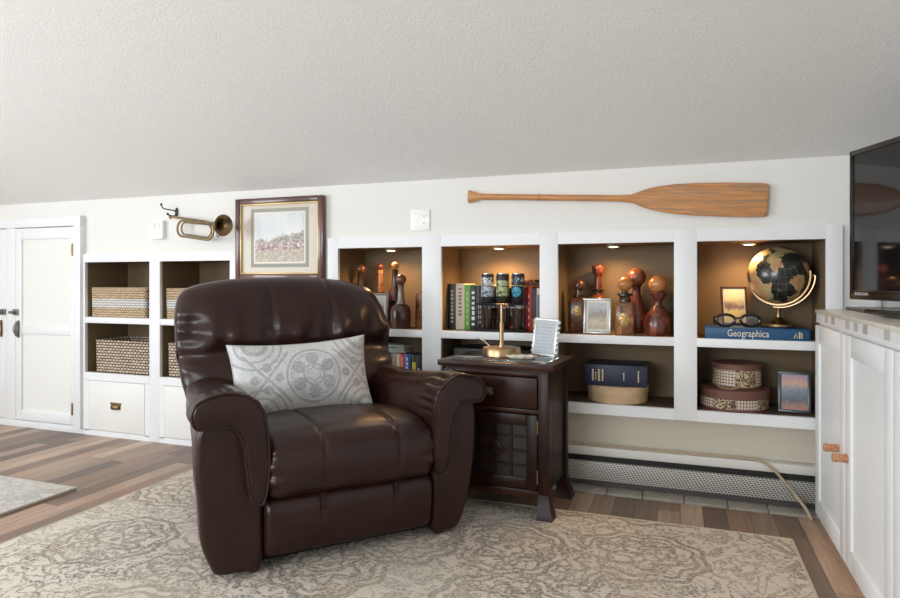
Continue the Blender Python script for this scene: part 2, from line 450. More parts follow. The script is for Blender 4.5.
# ------------------------------------------------------------------ woven baskets
def weave(name, cols, gapc, sx, sz):
    m = M(name, cols[0], .8)
    x, y, z = m.xyz(); u = (x+y)*sx; row = (z*sz).floor(); u2 = u+(row.mod(2.))*.5
    cell = (u2.fract()-.5).abs()*2.; cz = ((z*sz).fract()-.5).abs()*2.
    h = (cell*cell*-.9+1.)*(cz*cz*-1.+1.)
    tone = m.white(m.vec(u2.floor(), row))*.6+m.noise(40, 2)*.4
    lo, hi = (.02, .34) if len(cols) == 4 else (.14, .48)
    c = m.mix(tone, cols[0], cols[1]) if len(cols) == 2 else m.mix(((z-.094).abs()).lt(.030), m.mix(tone, cols[0], cols[1]), m.mix(tone, cols[2], cols[3]))
    m.color(m.mix(h.sm(lo, hi), gapc, c)); m.bump(h, .9, .012); return m
seagrass = weave('banded_seagrass', [(.80, .60, .39), (.60, .42, .25), (.92, .91, .88), (.84, .82, .78)], (.13, .085, .05), 44, 62)
hyacinth = weave('two_tone_weave', [(.78, .66, .53), (.50, .36, .26)], (.03, .02, .015), 34, 54)
def basket(name, label, x, y, z, w, d, h, mat, group, handle=False):
    t = thing(name, label, 'basket', (x, y, z), 0, group)
    pr = []
    def rr(w, d, r, z):
        out = []
        for cx, cy, a0 in ((w/2-r, d/2-r, 0), (-w/2+r, d/2-r, 90), (-w/2+r, -d/2+r, 180), (w/2-r, -d/2+r, 270)):
            for k in range(5):
                a = R(a0+90*k/4); out.append((cx+r*math.cos(a), cy+r*math.sin(a), z))
        return out
    wb, db = w*.985, d*.985
    b = B(); b.skin_rings([rr(wb, db, .02, .001), rr(wb+(w-wb)*.5, db+(d-db)*.5, .02, h*.5), rr(w, d, .02, h-.006), rr(w-.024, d-.024, .015, h-.006), rr(wb-.024, db-.024, .015, .014)])
    b.build('woven_body', mat, t)
    p = rr(w-.008, d-.008, .02, h-.004)
    B().tube(p, .0085, 8, closed=True).build('rim', mat, t)
    if handle:
        B().tube([(-.05, -d/2-.002, h*.72), (-.03, -d/2-.014, h*.70), (.03, -d/2-.014, h*.70), (.05, -d/2-.002, h*.72)], .006, 8).build('handle', mat, t)
    return t
basket('storage_basket', 'tan basket with a white woven band, in the left cubby of the upper row', -3.588, 3.385, .8065, .495, .30, .198, seagrass, 'white banded baskets on the upper shelf')
basket('storage_basket', 'tan basket with a white woven band, half hidden by the recliner back', -2.94, 3.385, .8065, .475, .30, .195, seagrass, 'white banded baskets on the upper shelf')
basket('storage_basket', 'dark and cream chunky woven basket in the lower left cubby', -3.556, 3.39, .4285, .49, .30, .215, hyacinth, 'chunky woven baskets on the lower shelf')
basket('storage_basket', 'dark and cream chunky woven basket peeking out left of the recliner, lower cubby', -2.92, 3.39, .4285, .49, .30, .215, hyacinth, 'chunky woven baskets on the lower shelf')

# ------------------------------------------------------------------ right built-in
shelf_wood = wood('brown_shelf_board', (.12, .075, .04), (.05, .032, .02), 0, 14, .7)
ru = thing('built_in_bookcase', 'long white built-in bookcase with four lit cubbies above four dark ones', 'bookcase', (-.63, YF, .39))
def at_ru(b, *a, **k): return b.box(a[0]+.63, a[1]+.63, a[2]-YF, a[3]-YF, a[4]-.39, a[5]-.39, **k)
cub = [(-1.862, -1.335), (-1.223, -.680), (-.585, -.028), (.075, .609)]
b = B(); edges = [-1.93]+[v for c in cub for v in c]+[.674]
for i in range(0, len(edges), 2): at_ru(b, edges[i], edges[i+1], y0, y1, .39, 1.303, bev=.002)
for a in cub: at_ru(b, *a, y0, y1, 1.243, 1.303); at_ru(b, *a, y0, y1, .39, .442)
b.build('face_frame', white_paint, ru)
b = B(); at_ru(b, -1.93, .674, 3.222, 3.55, .39, .41); b.build('bottom_board', white_paint, ru)
for a in cub:
    b = B(); at_ru(b, a[0]-.002, a[1]+.002, YF, 3.53, .743, .784, bev=.003); b.build('shelf', white_paint, ru)
    b = B(); at_ru(b, a[0]+.0005, a[1]-.0005, 3.222, 3.522, .7838, .7843); b.build('shelf_surface', tan_paint, ru)
    b = B(); at_ru(b, a[0]+.0005, a[1]-.0005, 3.2225, 3.522, .436, .4424); b.build('shelf_board', shelf_wood, ru)
    b = B(); t = .012; D = 3.535
    at_ru(b, a[0]-t, a[0]-.0005, 3.221, D, .42, 1.26); at_ru(b, a[1]+.0005, a[1]+t, 3.221, D, .42, 1.26); at_ru(b, a[0]-t, a[1]+t, D-t, D, .42, 1.26)
    at_ru(b, a[0]-t, a[1]+t, 3.221, D, 1.244, 1.26); at_ru(b, a[0]-t, a[1]+t, 3.221, D, .42, .442)
    b.build('cubby', tan_paint, ru)
glow = M('warm_lens', (1, .9, .7), .4); glow.b.inputs['Emission Color'].default_value = (1, .78, .5, 1); glow.b.inputs['Emission Strength'].default_value = 9
puck_body = M('puck_housing', (.55, .5, .42), .35, .7)
where = ['above the decanters beside the recliner', 'above the row of books', 'above the five leather decanters', 'above the globe']
for i, a in enumerate(cub):
    cx = (a[0]+a[1])/2+(.0, .01, -.02, -.03)[i]; cy = 3.36
    t = thing('puck_light', 'small round cubby light '+where[i], 'light', (cx, cy, 1.2435), 0, 'puck lights in the bookcase')
    B().lathe([(.036, 0), (.037, -.008), (.033, -.013), (.027, -.013), (.027, -.010)], 28).build('housing', puck_body, t)
    B().lathe([(.0, -.0145), (.016, -.014), (.027, -.0115)], 28, cap=False).build('lens', glow, t)
    L = bpy.data.lights.new('puck_lamp', 'SPOT'); L.energy = (7.5, 14.5, 7.5, 9.5)[i]; L.color = (1, .58, .25); L.shadow_soft_size = .025; L.spot_size = R(160); L.spot_blend = .8
    o = bpy.data.objects.new('puck_lamp', L); COL.objects.link(o); o.parent = t; o.location = (0, 0, -.022)

# ------------------------------------------------------------------ heater, stone strip, rope
hx0, hx1 = -1.88, .66
ht = thing('baseboard_heater', 'long white baseboard heater with a slotted silver grille under the bookcase', 'heater', (-.6, 3.28, .03))
white_metal = M('white_enamel', (.74, .73, .69), .35)
B().box(hx0+.6, hx1+.6, -.03, .029, .138, .182, .006).build('top_cover', white_metal, ht)
b = B(); b.box(hx0+.6, hx1+.6, -.026, .02, .112, .122); b.box(hx0+.6, hx1+.6, -.018, .02, .108, .138); b.build('slot', M('black_slot', (.012, .012, .012), .5), ht)
gr = M('punched_grille', (.5, .49, .46), .45, .3)
x, y, z = gr.xyz()
r1 = (z*110.).floor(); u = x*62.+r1*.36; sl = ((u.fract()-.5).abs()*2.).lt(.62)*(((z*110.).fract()-.5).abs()*2.).lt(.55)
gr.color(gr.mix(sl, (.62, .60, .56), (.05, .048, .045))); gr.bump(sl*-1., .5, .004)
B().box(hx0+.6, hx1+.6, -.028, .018, .012, .108, .002).build('grille', gr, ht)
B().box(hx0+.6, hx1+.6, -.02, .028, -.03, .012).build('kick', M('heater_kick', (.06, .055, .05), .6), ht)
stone = M('grey_stone', (.42, .39, .33), .8)
stone.color(stone.mix(stone.noise(14, 5, .65), (.40, .37, .31), (.19, .17, .145))); stone.bump(stone.noise(30, 5, .6), .35, .006)
b = B(); xx = -1.9
while xx < .66:
    w = random.choice((.19, .2, .25, .17)); b.box(xx, min(xx+w, .67)-.004, 3.168, 3.3, 0, .014+random.random()*.003, .003); xx += w
struct(b.build('trim_3', stone), 'pale stone strip along the floor under the heater')
rope_m = M('beige_rope', (.50, .40, .28), .9); rope_m.bump(rope_m.noise(220, 2), .4, .003)
path = catmull([(-.62, 3.262, .221), (-.4, 3.266, .220), (-.1, 3.264, .220), (.15, 3.262, .220), (.30, 3.258, .220), (.36, 3.248, .214), (.41, 3.232, .180), (.47, 3.215, .110), (.515, 3.195, .055), (.535, 3.17, .024), (.543, 3.14, .008)], 22, closed=False)
b = B(); acc = 0; hel = [[], []]
for i, p in enumerate(path):
    if i: acc += (p-path[i-1]).length
    d = (path[min(i+1, len(path)-1)]-path[max(i-1, 0)]).normalized(); u = d.cross(Vector((0, 1, .3))).normalized(); w = d.cross(u)
    for k in range(2):
        a = acc*300+k*PI; hel[k].append(p+(u*math.cos(a)+w*math.sin(a))*.0035)
for k in range(2): b.tube(hel[k], .0042, 7)
tag(b.build('rope', rope_m), 'beige twisted rope lying along the top of the baseboard heater', 'rope')

# ------------------------------------------------------------------ rugs
def rug(name, lab, x0, x1, y0, y1, mat, edge, h):
    t = thing(name, lab, 'rug', ((x0+x1)/2, (y0+y1)/2, 0)); w, d = (x1-x0)/2, (y1-y0)/2
    B().box(-w, w, -d, d, .0005, h, .003).build('pile', mat, t)
    b = B(); b.box(-w-.006, -w+.006, -d, d, .0004, h+.001, .002); b.box(w-.006, w+.006, -d, d, .0004, h+.001, .002); b.box(-w, w, d-.006, d+.006, .0004, h+.001, .002); b.box(-w, w, -d-.006, -d+.006, .0004, h+.001, .002)
    b.build('binding', edge, t); return t
rug('area_rug', 'large beige rug with brown paisley scrolls under the recliner', -2.545, .425, .35, 2.875, rug_m, rug_edge, .009)
rug('area_rug', 'small pale grey rug lying on the planks at the left edge', -4.7, -2.868, .6, 2.335, rug2_m, rug_dark_edge, .012)

# ------------------------------------------------------------------ recliner
CH = thing('recliner', 'dark brown leather recliner with puffy arms in the middle of the room', 'recliner', (-1.174, 2.136, .0112), R(48))
def rounded(b, prof, w0, w1, r, fn, steps=6, mid=2, disp=None, dome=0.):
    """closed CCW profile (u,v) extruded along w with rounded ends; fn maps (u,v,w) to xyz"""
    rings = []
    seq = []
    for k in range(steps+1): a = R(90*k/steps); seq.append((r*(1-math.sin(a)), w0+r*(1-math.cos(a))))
    for k in range(1, mid): seq.append((0, w0+r+(w1-w0-2*r)*k/mid))
    for k in range(steps+1): a = R(90*k/steps); seq.append((r*(1-math.cos(a)), w1-r*(1-math.sin(a))))
    for ins, w in seq:
        q = inset(prof, ins) if ins > 1e-6 else prof
        ring = []
        for i, p in enumerate(q):
            v = Vector(fn(p.x, p.y, w))
            if disp: v = disp(v, i/len(q), w)
            ring.append(v)
        rings.append(ring)
    b.skin_rings(rings)
def puffy(b, outline, depth_f, depth_b, p, fn, n=14, disp=None):
    """cushion: outline (u,v) around the origin scaled towards its centre, bulging both ways in w"""
    c = sum((q for q in outline), Vector((0, 0)))/len(outline)
    rings = []
    for side, D in ((-1, depth_f), (1, depth_b)):
        rr = []
        for k in range(n+1):
            a = R(90*k/n); sc = max(math.sin(a)**.75, .012); sc = min(sc, 1.)
            w = D*max(0, 1-sc**p)**(1/p)
            ring = []
            for q in outline:
                e = c+(q-c)*sc; v = Vector(fn(e.x, e.y, side*w))
                if disp: v = disp(v, side)
                ring.append(v)
            rr.append(ring)
        rings += rr if side == -1 else rr[::-1][1:]
    b.skin_rings(rings)
def G(x, s): return math.exp(-(x/s)**2)

# back cushion
outl = catmull([Vector(p) for p in ((.30, .43), (.435, .46), (.475, .56), (.497, .70), (.505, .84), (.500, .955), (.455, 1.040), (.30, 1.083), (.10, 1.097), (-.10, 1.097), (-.30, 1.083), (-.455, 1.040), (-.500, .955), (-.505, .84), (-.497, .70), (-.475, .56), (-.435, .46), (-.30, .43), (0, .425))], 16)
def lean(x, z, w): return ((x*1.05 if x < 0 else x*(1.05-.035*max(0, min(1, (z-.6)/.2))-.09*max(0, min(1.2, (z-.82)/.2))))-.038, .735+(z-.45)*.27+w, z-.035*(z-.43)/.65)
def back_disp(v, side):
    if side < 0:
        z = v.z
        for sx in (-.15, .14):
            v.y += .010*G(v.x-sx, .010)*(1 if z > .62 else .4)
        v.y += .045*G(z-.71, .05)                                   # crease between head and lumbar pads
        v.y -= .03*G(z-.57, .09)*G(v.x, .4)
        k = G(z-.81, .085)
        v.y += k*.045*noise.noise(Vector((v.x*11, z*3.0, 1.7)))+.010*G(z-.62, .16)*noise.noise(Vector((v.x*5+z*9, z*6, 4.2)))      # gathers running down to the crease
        v.y += k*.008*math.sin(v.x*62+2*noise.noise(Vector((v.x*4, z*5, 0))))*G(abs(v.x)-.1, .35)
        e = max(0., abs(v.x)-.40)/.1
        v.y += e*.008*math.sin(z*75)*G(z-.75, .16)
    v += Vector((0, 1, 0))*.004*noise.noise(v*6)
    return v
b = B(); puffy(b, outl, .155, .12, 2.6, lean, 44, back_disp); seam_src = BVHTree.FromBMesh(b.bm); back = b.build('backrest', chair_leather, CH, ang=60)
def seam_lines(src, xs, path, parent, off):
    for sx in xs:
        b = B(); got = False
        for dx in (-.0055, .0055):
            pts = []
            for o_, d_ in path:
                h = src.ray_cast(Vector((sx+dx, *o_)), Vector((0, *d_)).normalized())
                if h[0]: pts.append(h[0]+h[1]*off if h[1].dot(Vector((0, *d_))) < 0 else h[0]-h[1]*off)
            for k in range(0, len(pts)-1, 2): b.tube([pts[k], pts[k+1]], .0015, 5); got = True
        if got: b.build('seam_stitching', chair_thread, parent)
seam_lines(seam_src, (-.15, .14), [((-.3, .68+.42*k/60), (1, .0)) for k in range(61)], back, .0004)
# seat: side profile (y,z) extruded along x
prof = catmull([Vector(p) for p in ((-.015, .272), (-.045, .31), (-.052, .37), (-.035, .43), (.02, .466), (.10, .480), (.25, .482), (.45, .466), (.66, .450), (.70, .38), (.66, .28), (.3, .262), (.03, .262))], 7)[::-1]
def seat_disp(v, t, w):
    for sx in (-.125, .17): v.z -= .006*G(v.x-sx, .010); v.y += (.006*G(v.x-sx, .010) if v.y < .03 else 0)
    bul = 1-min(1, abs(v.x)/.35)**3
    v.z += .018*bul*(1 if v.z > .4 else 0); 
    if v.y < .02: v.y -= .012*bul
    ed = G(abs(v.x)-.325, .05)
    v.y += ed*.007*math.sin(v.z*110) if v.y < .05 else 0
    v += Vector((0, 1, 1))*.004*noise.noise(v*8)
    return v
b = B(); rounded(b, prof, -.338, .338, .05, lambda y, z, x: (x, y, z), 6, 110, seat_disp); seam_src = BVHTree.FromBMesh(b.bm); seat = b.build('seat', chair_leather, CH, ang=60)
seam_lines(seam_src, (-.125, .17), [((-.3, .28+.19*k/24), (1, 0)) for k in range(25)]+[((.03+.45*k/50, .8), (0, -1)) for k in range(51)], seat, .0004)
prof = catmull([Vector(p) for p in ((.0, .055), (-.014, .10), (-.022, .17), (-.018, .225), (.005, .258), (.05, .262), (.10, .25), (.12, .15), (.10, .05), (.05, .045))], 6)[::-1]
def foot_disp(v, t, w):
    for sx in (-.125, .17):
        if v.z > .14: v.y += .006*G(v.x-sx, .009)*min(1, (v.z-.14)/.05)
    v.y += .003*noise.noise(v*9); return v
b = B(); rounded(b, prof, -.335, .335, .03, lambda y, z, x: (x, y, z), 5, 110, foot_disp); b.build('footrest', chair_leather, CH, ang=60)
B().box(-.40, .40, .10, .86, .0, .06, .01).build('base', M('black_base', (.012, .011, .011), .6), CH)
B().box(-.40, .40, .74, .86, .06, .55, .03).build('back_shell', chair_leather, CH)
for sx in (-.125, .17):                                            # stitching: short raised threads beside each seam
    b = B()
    for side in (-1, 1):
        for k in range(9):
            z = .195+k*.0075
            b.box(sx+side*.006-.0012, sx+side*.006+.0012, -.0245, -.0175, z, z+.005)
    b.build('stitching', chair_thread, CH)
# arms
for s in (-1, 1):
    ab = catmull([Vector((p[0]+(-.020 if s > 0 else .020 if p[1] < .2 else 0)*(p[0] > .43), p[1])) for p in ((.345, .026), (.41, .014), (.470, .018), (.497, .052), (.528, .14), (.556, .27), (.566, .40), (.558, .52), (.51, .572), (.44, .574), (.392, .545), (.352, .47), (.340, .30))], 7)
    if s < 0: ab = [Vector((-p.x, p.y)) for p in ab][::-1]
    b = B()
    def arm_disp(v, t, w):
        v += Vector((v.x and 1, 0, 0))*0; v.x += .003*noise.noise(v*5); 
        v.x *= 1-.12*max(0, min(1, (v.y-.08)/.7))
        return v
    rounded(b, ab, .0, .92, .022, lambda x, z, y: (x, y, z), 6, 14, arm_disp); arm = b.build('arm', chair_leather, CH, ang=60)
    # pad: an inverted L seen from the front, running back over the arm
    L = catmull([Vector((p[0]-(.020 if s > 0 and p[0] > .45 else 0), p[1])) for p in ((.340, .262), (.366, .258), (.394, .29), (.408, .39), (.418, .472), (.442, .524), (.485, .541), (.548, .536), (.576, .548), (.588, .588), (.572, .630), (.525, .655), (.46, .664), (.40, .648), (.356, .614), (.332, .56), (.322, .47), (.322, .35))], 12)
    if s < 0: L = [Vector((-p.x, p.y)) for p in L][::-1]
    def pad_disp(v, t, w):
        ax = abs(v.x)
        top = max(0, min(1, (v.z-.56)/.08))
        fr = G(v.y-.03, .075)
        ang = math.atan2(v.z-.50, ax-.45)
        pl = G(ang-2.2, .9)                                        # pleats on the inner front corner
        n = Vector((-s*-.0, 0, 0))
        rad = Vector(((1 if v.x > 0 else -1)*(ax-.45), 0, v.z-.50)); 
        if rad.length > 1e-5: rad.normalize()
        v = v+rad*(G(v.y-.045, .06)*pl*.016*(abs(math.sin(ang*11+s))-.6))
        v = v+rad*(G(v.y-.02, .03)*-.006)                          # tucked in behind the front welt
        v.z -= top*.045*max(0, min(1, (v.y-.02)/.45))
        v += rad*.005*noise.noise(v*7)
        v.x *= 1-.11*max(0, min(1, (v.y-.08)/.7))
        return v
    b = B(); rounded(b, L, -.046, .80, .025, lambda x, z, y: (x, y, z), 8, 40, pad_disp)
    pad = b.build('arm_pad', chair_leather, arm, ang=60)
    w = [Vector((p.x, -.0395, p.y)) for p in inset(L, .0055)]
    B().tube(w, .0042, 6, closed=True).build('welt', chair_leather, pad)

# throw pillow
pil_m = M('grey_medallion_fabric', (.6, .6, .6), .9, spec=.15)
x, y, z = pil_m.xyz()
PX, PZ = .34, .34
def ring(cx, cz, r, w):
    dx, dz = x-cx, z-cz; d = (dx*dx+dz*dz).sqrt(); return (d-r).abs().lt(w)
lines = ring(.035, .0, .118, .0055).max(ring(.035, 0, .046, .004))
for k in range(6):
    a = R(60*k+30); lines = lines.max(ring(.035+.075*math.cos(a), .075*math.sin(a), .022, .006)).max(ring(.035+.075*math.cos(a), .075*math.sin(a), .008, .006))
for k in range(6):
    a = R(60*k); lines = lines.max(ring(.035+.06*math.cos(a), .06*math.sin(a), .034, .0022))
for cx, cz in ((-.205, -.165), (.275, -.165), (-.205, .165), (.275, .165)):
    lines = lines.max(ring(cx, cz, .118, .005)).max(ring(cx, cz, .085, .004)).max(ring(cx, cz, .05, .010))
for cx in (-.165, .235):
    for sg in (1, -1):
        lines = lines.max((((x-cx)*.76-z*(sg*.65)).abs()).lt(.0055)*((x-cx).abs()).lt(.10))
    for ang in (0, 90, 180, 270):
        a = R(ang); lines = lines.max(ring(cx+.05*math.cos(a), .05*math.sin(a), .011, .009))
lines = lines.max(ring(.035, 0, .102, .0016)).max((pil_m.voro(52, rnd=.6).lt(.20))*.55)
fz = pil_m.noise(240, 2, .7); blot = pil_m.noise(60, 3, .7).sm(.25, .5)
c = pil_m.mix(lines*blot*.8, pil_m.mix(fz.sm(.35, .65), (.76, .755, .745), (.52, .53, .54)), (.36, .375, .405))
pil_m.color(c); pil_m.bump(fz+lines*-.6, .55, .004)
hw, hh = .316, .180
oc = []
for sx, sz in ((1, -1), (1, 1), (-1, 1), (-1, -1)): oc.append(Vector((sx*hw, sz*hh)))
ol = []
for i in range(4):
    p, q = oc[i], oc[(i+1) % 4]; n_ = 16
    nrm = Vector((-(q-p).y, (q-p).x)).normalized()
    for k in range(n_):
        t = k/n_; ol.append(p.lerp(q, t)+nrm*.022*math.sin(PI*t)**.8)
b = B(); puffy(b, ol, .088, .088, 1.7, lambda u, v, w: (u, w, v), 16, lambda v, sd: v+Vector((0, .004*noise.noise(v*9), 0)))
PL = thing('throw_pillow', 'pale grey rectangular throw pillow with medallion pattern on the recliner seat', 'pillow', (0, 0, 0))
A48 = R(48); ax, ay = math.cos(A48), math.sin(A48)
lx, ly = -.042, .535
PL.location = (-1.187+ax*lx-ay*ly, 2.13+ay*lx+ax*ly, .612); PL.rotation_euler = (R(-20), R(-2), R(46))
b.build('cover', pil_m, PL, ang=70)
B().tube([Vector((p.x*1.004, 0, p.y*1.004)) for p in ol], .0035, 6, closed=True).build('edge_seam', M('pillow_piping', (.52, .52, .52), .9), PL)

# ------------------------------------------------------------------ side table
TB = thing('side_table', 'dark walnut side table with a drawer and carved door, right of the recliner', 'side table', (-.778, 2.93, 0), R(-4))
tw, td = .277, .205
b = B(); b.box(-tw, tw, -td, td, .662, .688, .004); b.build('top', table_wood, TB)
B().box(-tw+.03, tw-.03, -td+.03, td-.03, .645, .663).build('top_moulding', table_wood, TB)
for sx in (-1, 1):
    for sy in (-1, 1):
        cx, cy = sx*(tw-.05), sy*(td-.045)
        b = B(); b.box(cx-.024, cx+.024, cy-.024, cy+.024, .10, .648, .002)
        o1, o2 = (.024, .024)
        r0 = [(cx-.024, cy-.024, .10), (cx+.024, cy-.024, .10), (cx+.024, cy+.024, .10), (cx-.024, cy+.024, .10)]
        def foot(z, e): return [(cx-.024-(e if sx < 0 else 0), cy-.024-(e if sy < 0 else 0), z), (cx+.024+(e if sx > 0 else 0), cy-.024-(e if sy < 0 else 0), z), (cx+.024+(e if sx > 0 else 0), cy+.024+(e if sy > 0 else 0), z), (cx-.024-(e if sx < 0 else 0), cy+.024+(e if sy > 0 else 0), z)]
        zb = .0095 if (sy < 0) else .001
        b.skin_rings([foot(.115, 0), foot(.07, .006), foot(.035, .018), foot(zb, .022)])
        b.build('leg', table_wood_v, TB)
b = B()
for sx in (-1, 1):
    xx = sx*(tw-.043); B().box(xx-.006, xx+.006, -td+.06, td-.06, .12, .645).build('side_panel', table_wood_v, TB)
B().box(-tw+.06, tw-.06, td-.05, td-.04, .12, .645).build('back_panel', table_wood_v, TB)
for za, zb_ in ((.095, .125), (.465, .485), (.63, .648)): B().box(-tw+.07, tw-.07, -td+.028, -td+.05, za, zb_, .002).build('rail', table_wood, TB)
B().box(-tw+.05, tw-.05, -td+.05, td-.05, .105, .12).build('bottom_shelf', table_wood, TB)
b = B(); b.box(-tw+.078, tw-.078, -td+.022, -td+.045, .489, .626, .003); dr = b.build('drawer', table_wood, TB)
b = B(); kx, kz = -.02, .558
b.skin_rings([[(kx+a*q, -td+.022-d, kz+c*q) for a, c in ((-1, -1), (1, -1), (1, 1), (-1, 1))] for q, d in ((.008, 0), (.008, .012), (.017, .014), (.017, .020), (.002, .032))]); b.build('knob', M('dark_pewter', (.05, .045, .04), .6, .3), dr)
b = B(); x0, x1, z0, z1 = -tw+.078, tw-.078, .130, .461; yy0, yy1 = -td+.024, -td+.045; s = .05
b.box(x0, x0+s, yy0, yy1, z0, z1, .002); b.box(x1-s, x1, yy0, yy1, z0, z1, .002); b.box(x0+s, x1-s, yy0, yy1, z0, z0+s, .002); b.box(x0+s, x1-s, yy0, yy1, z1-s, z1, .002)
d_ = b.build('door', table_wood_v, TB)
B().box(x0+s-.005, x1-s+.005, yy0+.012, yy0+.018, z0+s-.005, z1-s+.005).build('door_panel', M('recessed_dark_panel', (.012, .006, .004), .5), d_)
b = B(); cx, cz = (x0+x1)/2, (z0+z1)/2; hx, hz = (x1-x0)/2-s, (z1-z0)/2-s
for k in (-1, 0, 1): b.box(cx+k*hx*.5-.006, cx+k*hx*.5+.006, yy0+.004, yy0+.014, z0+s, z1-s)
for k in (-1, 0, 1): b.box(x0+s, x1-s, yy0+.003, yy0+.013, cz+k*hz*.55-.006, cz+k*hz*.55+.006)
b.lathe([(.036, 0), (.036, .01), (.028, .012), (.028, .001)], 24, mat=Matrix.Translation((cx, yy0+.014, cz)) @ Matrix.Rotation(R(90), 4, 'X'))
b.build('carved_lattice', table_wood_v, d_)
for zz in (.41, .19): B().cyl((x1+.001, -td+.022, zz-.03), (x1+.001, -td+.022, zz+.03), .004, n=10).build('hinge', old_brass, d_)

glass = M('clear_glass', (.86, .93, .90), .03); glass.b.inputs['Transmission Weight'].default_value = .95; glass.b.inputs['IOR'].default_value = 1.45
gt = B().box(-.235, .235, -.165, .165, 0, .006, .002).build('glass_pane', glass, loc=(-.778, 2.93, .6883), rot=(0, 0, R(-4))); tag(gt, 'clear glass sheet lying on the side table top', 'glass')

# brass stand
LP = thing('table_stand', 'brass stand with a round base and slender pole on the side table', 'stand', (-.812, 2.945, .6947))
B().lathe([(.0, 0), (.086, 0), (.092, .003), (.092, .034), (.088, .040), (.05, .042), (.0, .042)], 48).build('base', lamp_brass, LP)
B().lathe([(.0, .042), (.016, .042), (.0155, .05), (.0105, .06), (.0105, .155), (.006, .165), (.0055, .245), (.0, .246)], 20).build('pole', lamp_brass, LP)
B().tube([(-.028, 0, .247), (.03, 0, .247)], .0035, 8).build('crossbar', lamp_brass, LP)
B().tube(catmull([(-.07, .02, .041), (-.085, .02, .058), (-.11, .03, .068), (-.135, .04, .075)], 6, False), .0035, 8).build('lever', steel, LP)

# silver plaque
silver = M('bright_silver', (.55, .57, .59), .38, .6)
card = M('pale_printed_card', (.7, .72, .76), .6)
x, y, z = card.xyz(); row = (z*62.); ln = ((row.fract()-.5).abs()*2.).lt(.4); w_ = card.noise(1., 2, vec=card.vec(x*160., row.floor()*3.3)).gt(.47); inr = (x.abs()).lt(.042)*z.gt(.025)*z.lt(.155)
card.color(card.mix(ln*w_*inr*.6, (.50, .53, .57), (.27, .30, .36)))
SP = thing('picture_frame', 'silver scalloped frame holding a pale printed card, on the side table', 'frame', (-.620, 3.0, .695), 0, rot=(R(-9), R(3), R(-12)))
b = B(); b.box(-.062, .062, -.006, .006, 0, .012, .003); b.box(-.062, .062, -.006, .006, .168, .182, .003); b.box(-.062, -.050, -.006, .006, .01, .17, .003); b.box(.050, .062, -.006, .006, .01, .17, .003)
for k in range(7): b.sphere((.064, 0, .02+k*.024), .009, 1, .6, 1.1, 12); b.sphere((-.063, 0, .02+k*.024), .006, 1, .6, 1.2, 12)
b.build('border', silver, SP); B().box(-.051, .051, -.003, .003, .011, .169).build('card', card, SP)
B().tube([(0, .005, .12), (0, .05, .018)], .004, 8).build('prop', silver, SP)
shell = M('cream_shell', (.72, .66, .56), .4); shell.color(shell.mix(shell.noise(30, 3), (.80, .75, .66), (.52, .45, .36)))
b = B(); rings = []
for q, zz in ((.35, 0), (.8, .003), (1., .012), (.97, .016), (.7, .009), (.2, .006)):
    rings.append([((.072+.006*math.sin(5*a))*q*math.cos(a), (.036+.004*math.sin(7*a))*q*math.sin(a), zz+.002*math.sin(9*a)*q) for a in [2*PI*k/40 for k in range(40)]])
b.skin_rings(rings); tag(b.build('shell_dish', shell, loc=(-.690, 2.85, .6948), rot=(0, 0, .15)), 'small cream shell dish on the glass of the side table', 'dish')

# ------------------------------------------------------------------ generic decanter pieces
def lacquer(name, c1, c2, sc=14, r=.3, patch=True):
    """tooled leather: patches of differing tone with dark seams"""
    m = M(name, c1, r, coat=.35); P = m.co(); n_ = m.noise(sc, 4, .6)
    c = m.mix(n_.sm(.3, .7), c1, c2)
    if patch:
        Pw = m.warp(P, 12, .03)
        q = m.n('ShaderNodeTexVoronoi', feature='F1'); q.inputs['Scale'].default_value = 21; m.nt.links.new(Pw, q.inputs['Vector'])
        x, y, z = m.xyz(q.outputs['Color']); ed = m.voro(21, Pw, 'DISTANCE_TO_EDGE').lt(.035)
        c = m.mix(x*.5, c, tuple(v*.35 for v in c1)); c = m.mix(y.gt(.75)*.35, c, (c1[0]*1.9, c1[1]*2.2, c1[2]*1.8))
        c = m.mix(ed*.8, c, (.018, .008, .005)); m.bump(ed*-1.+m.noise(70, 3)*.3, .25, .004)
    else: m.bump(m.noise(70, 3), .15, .003)
    m.color(c); return m
L_red = lacquer('red_brown_leather', (.19, .045, .022), (.09, .02, .012))
L_tan = lacquer('tan_leather', (.36, .145, .05), (.20, .075, .03))
L_dark = lacquer('dark_brown_leather', (.05, .02, .013), (.10, .038, .022))
L_orange = lacquer('orange_wood', (.52, .22, .065), (.40, .15, .04), 20, patch=False)
L_brown = lacquer('brown_wood', (.22, .075, .035), (.13, .042, .022), 20, patch=False)
L_emb = lacquer('embossed_leather', (.15, .052, .024), (.055, .02, .012), 38)
gold = M('worn_gold', (.45, .30, .12), .4, .8)
black_gloss = M('black_gloss', (.012, .011, .011), .25)
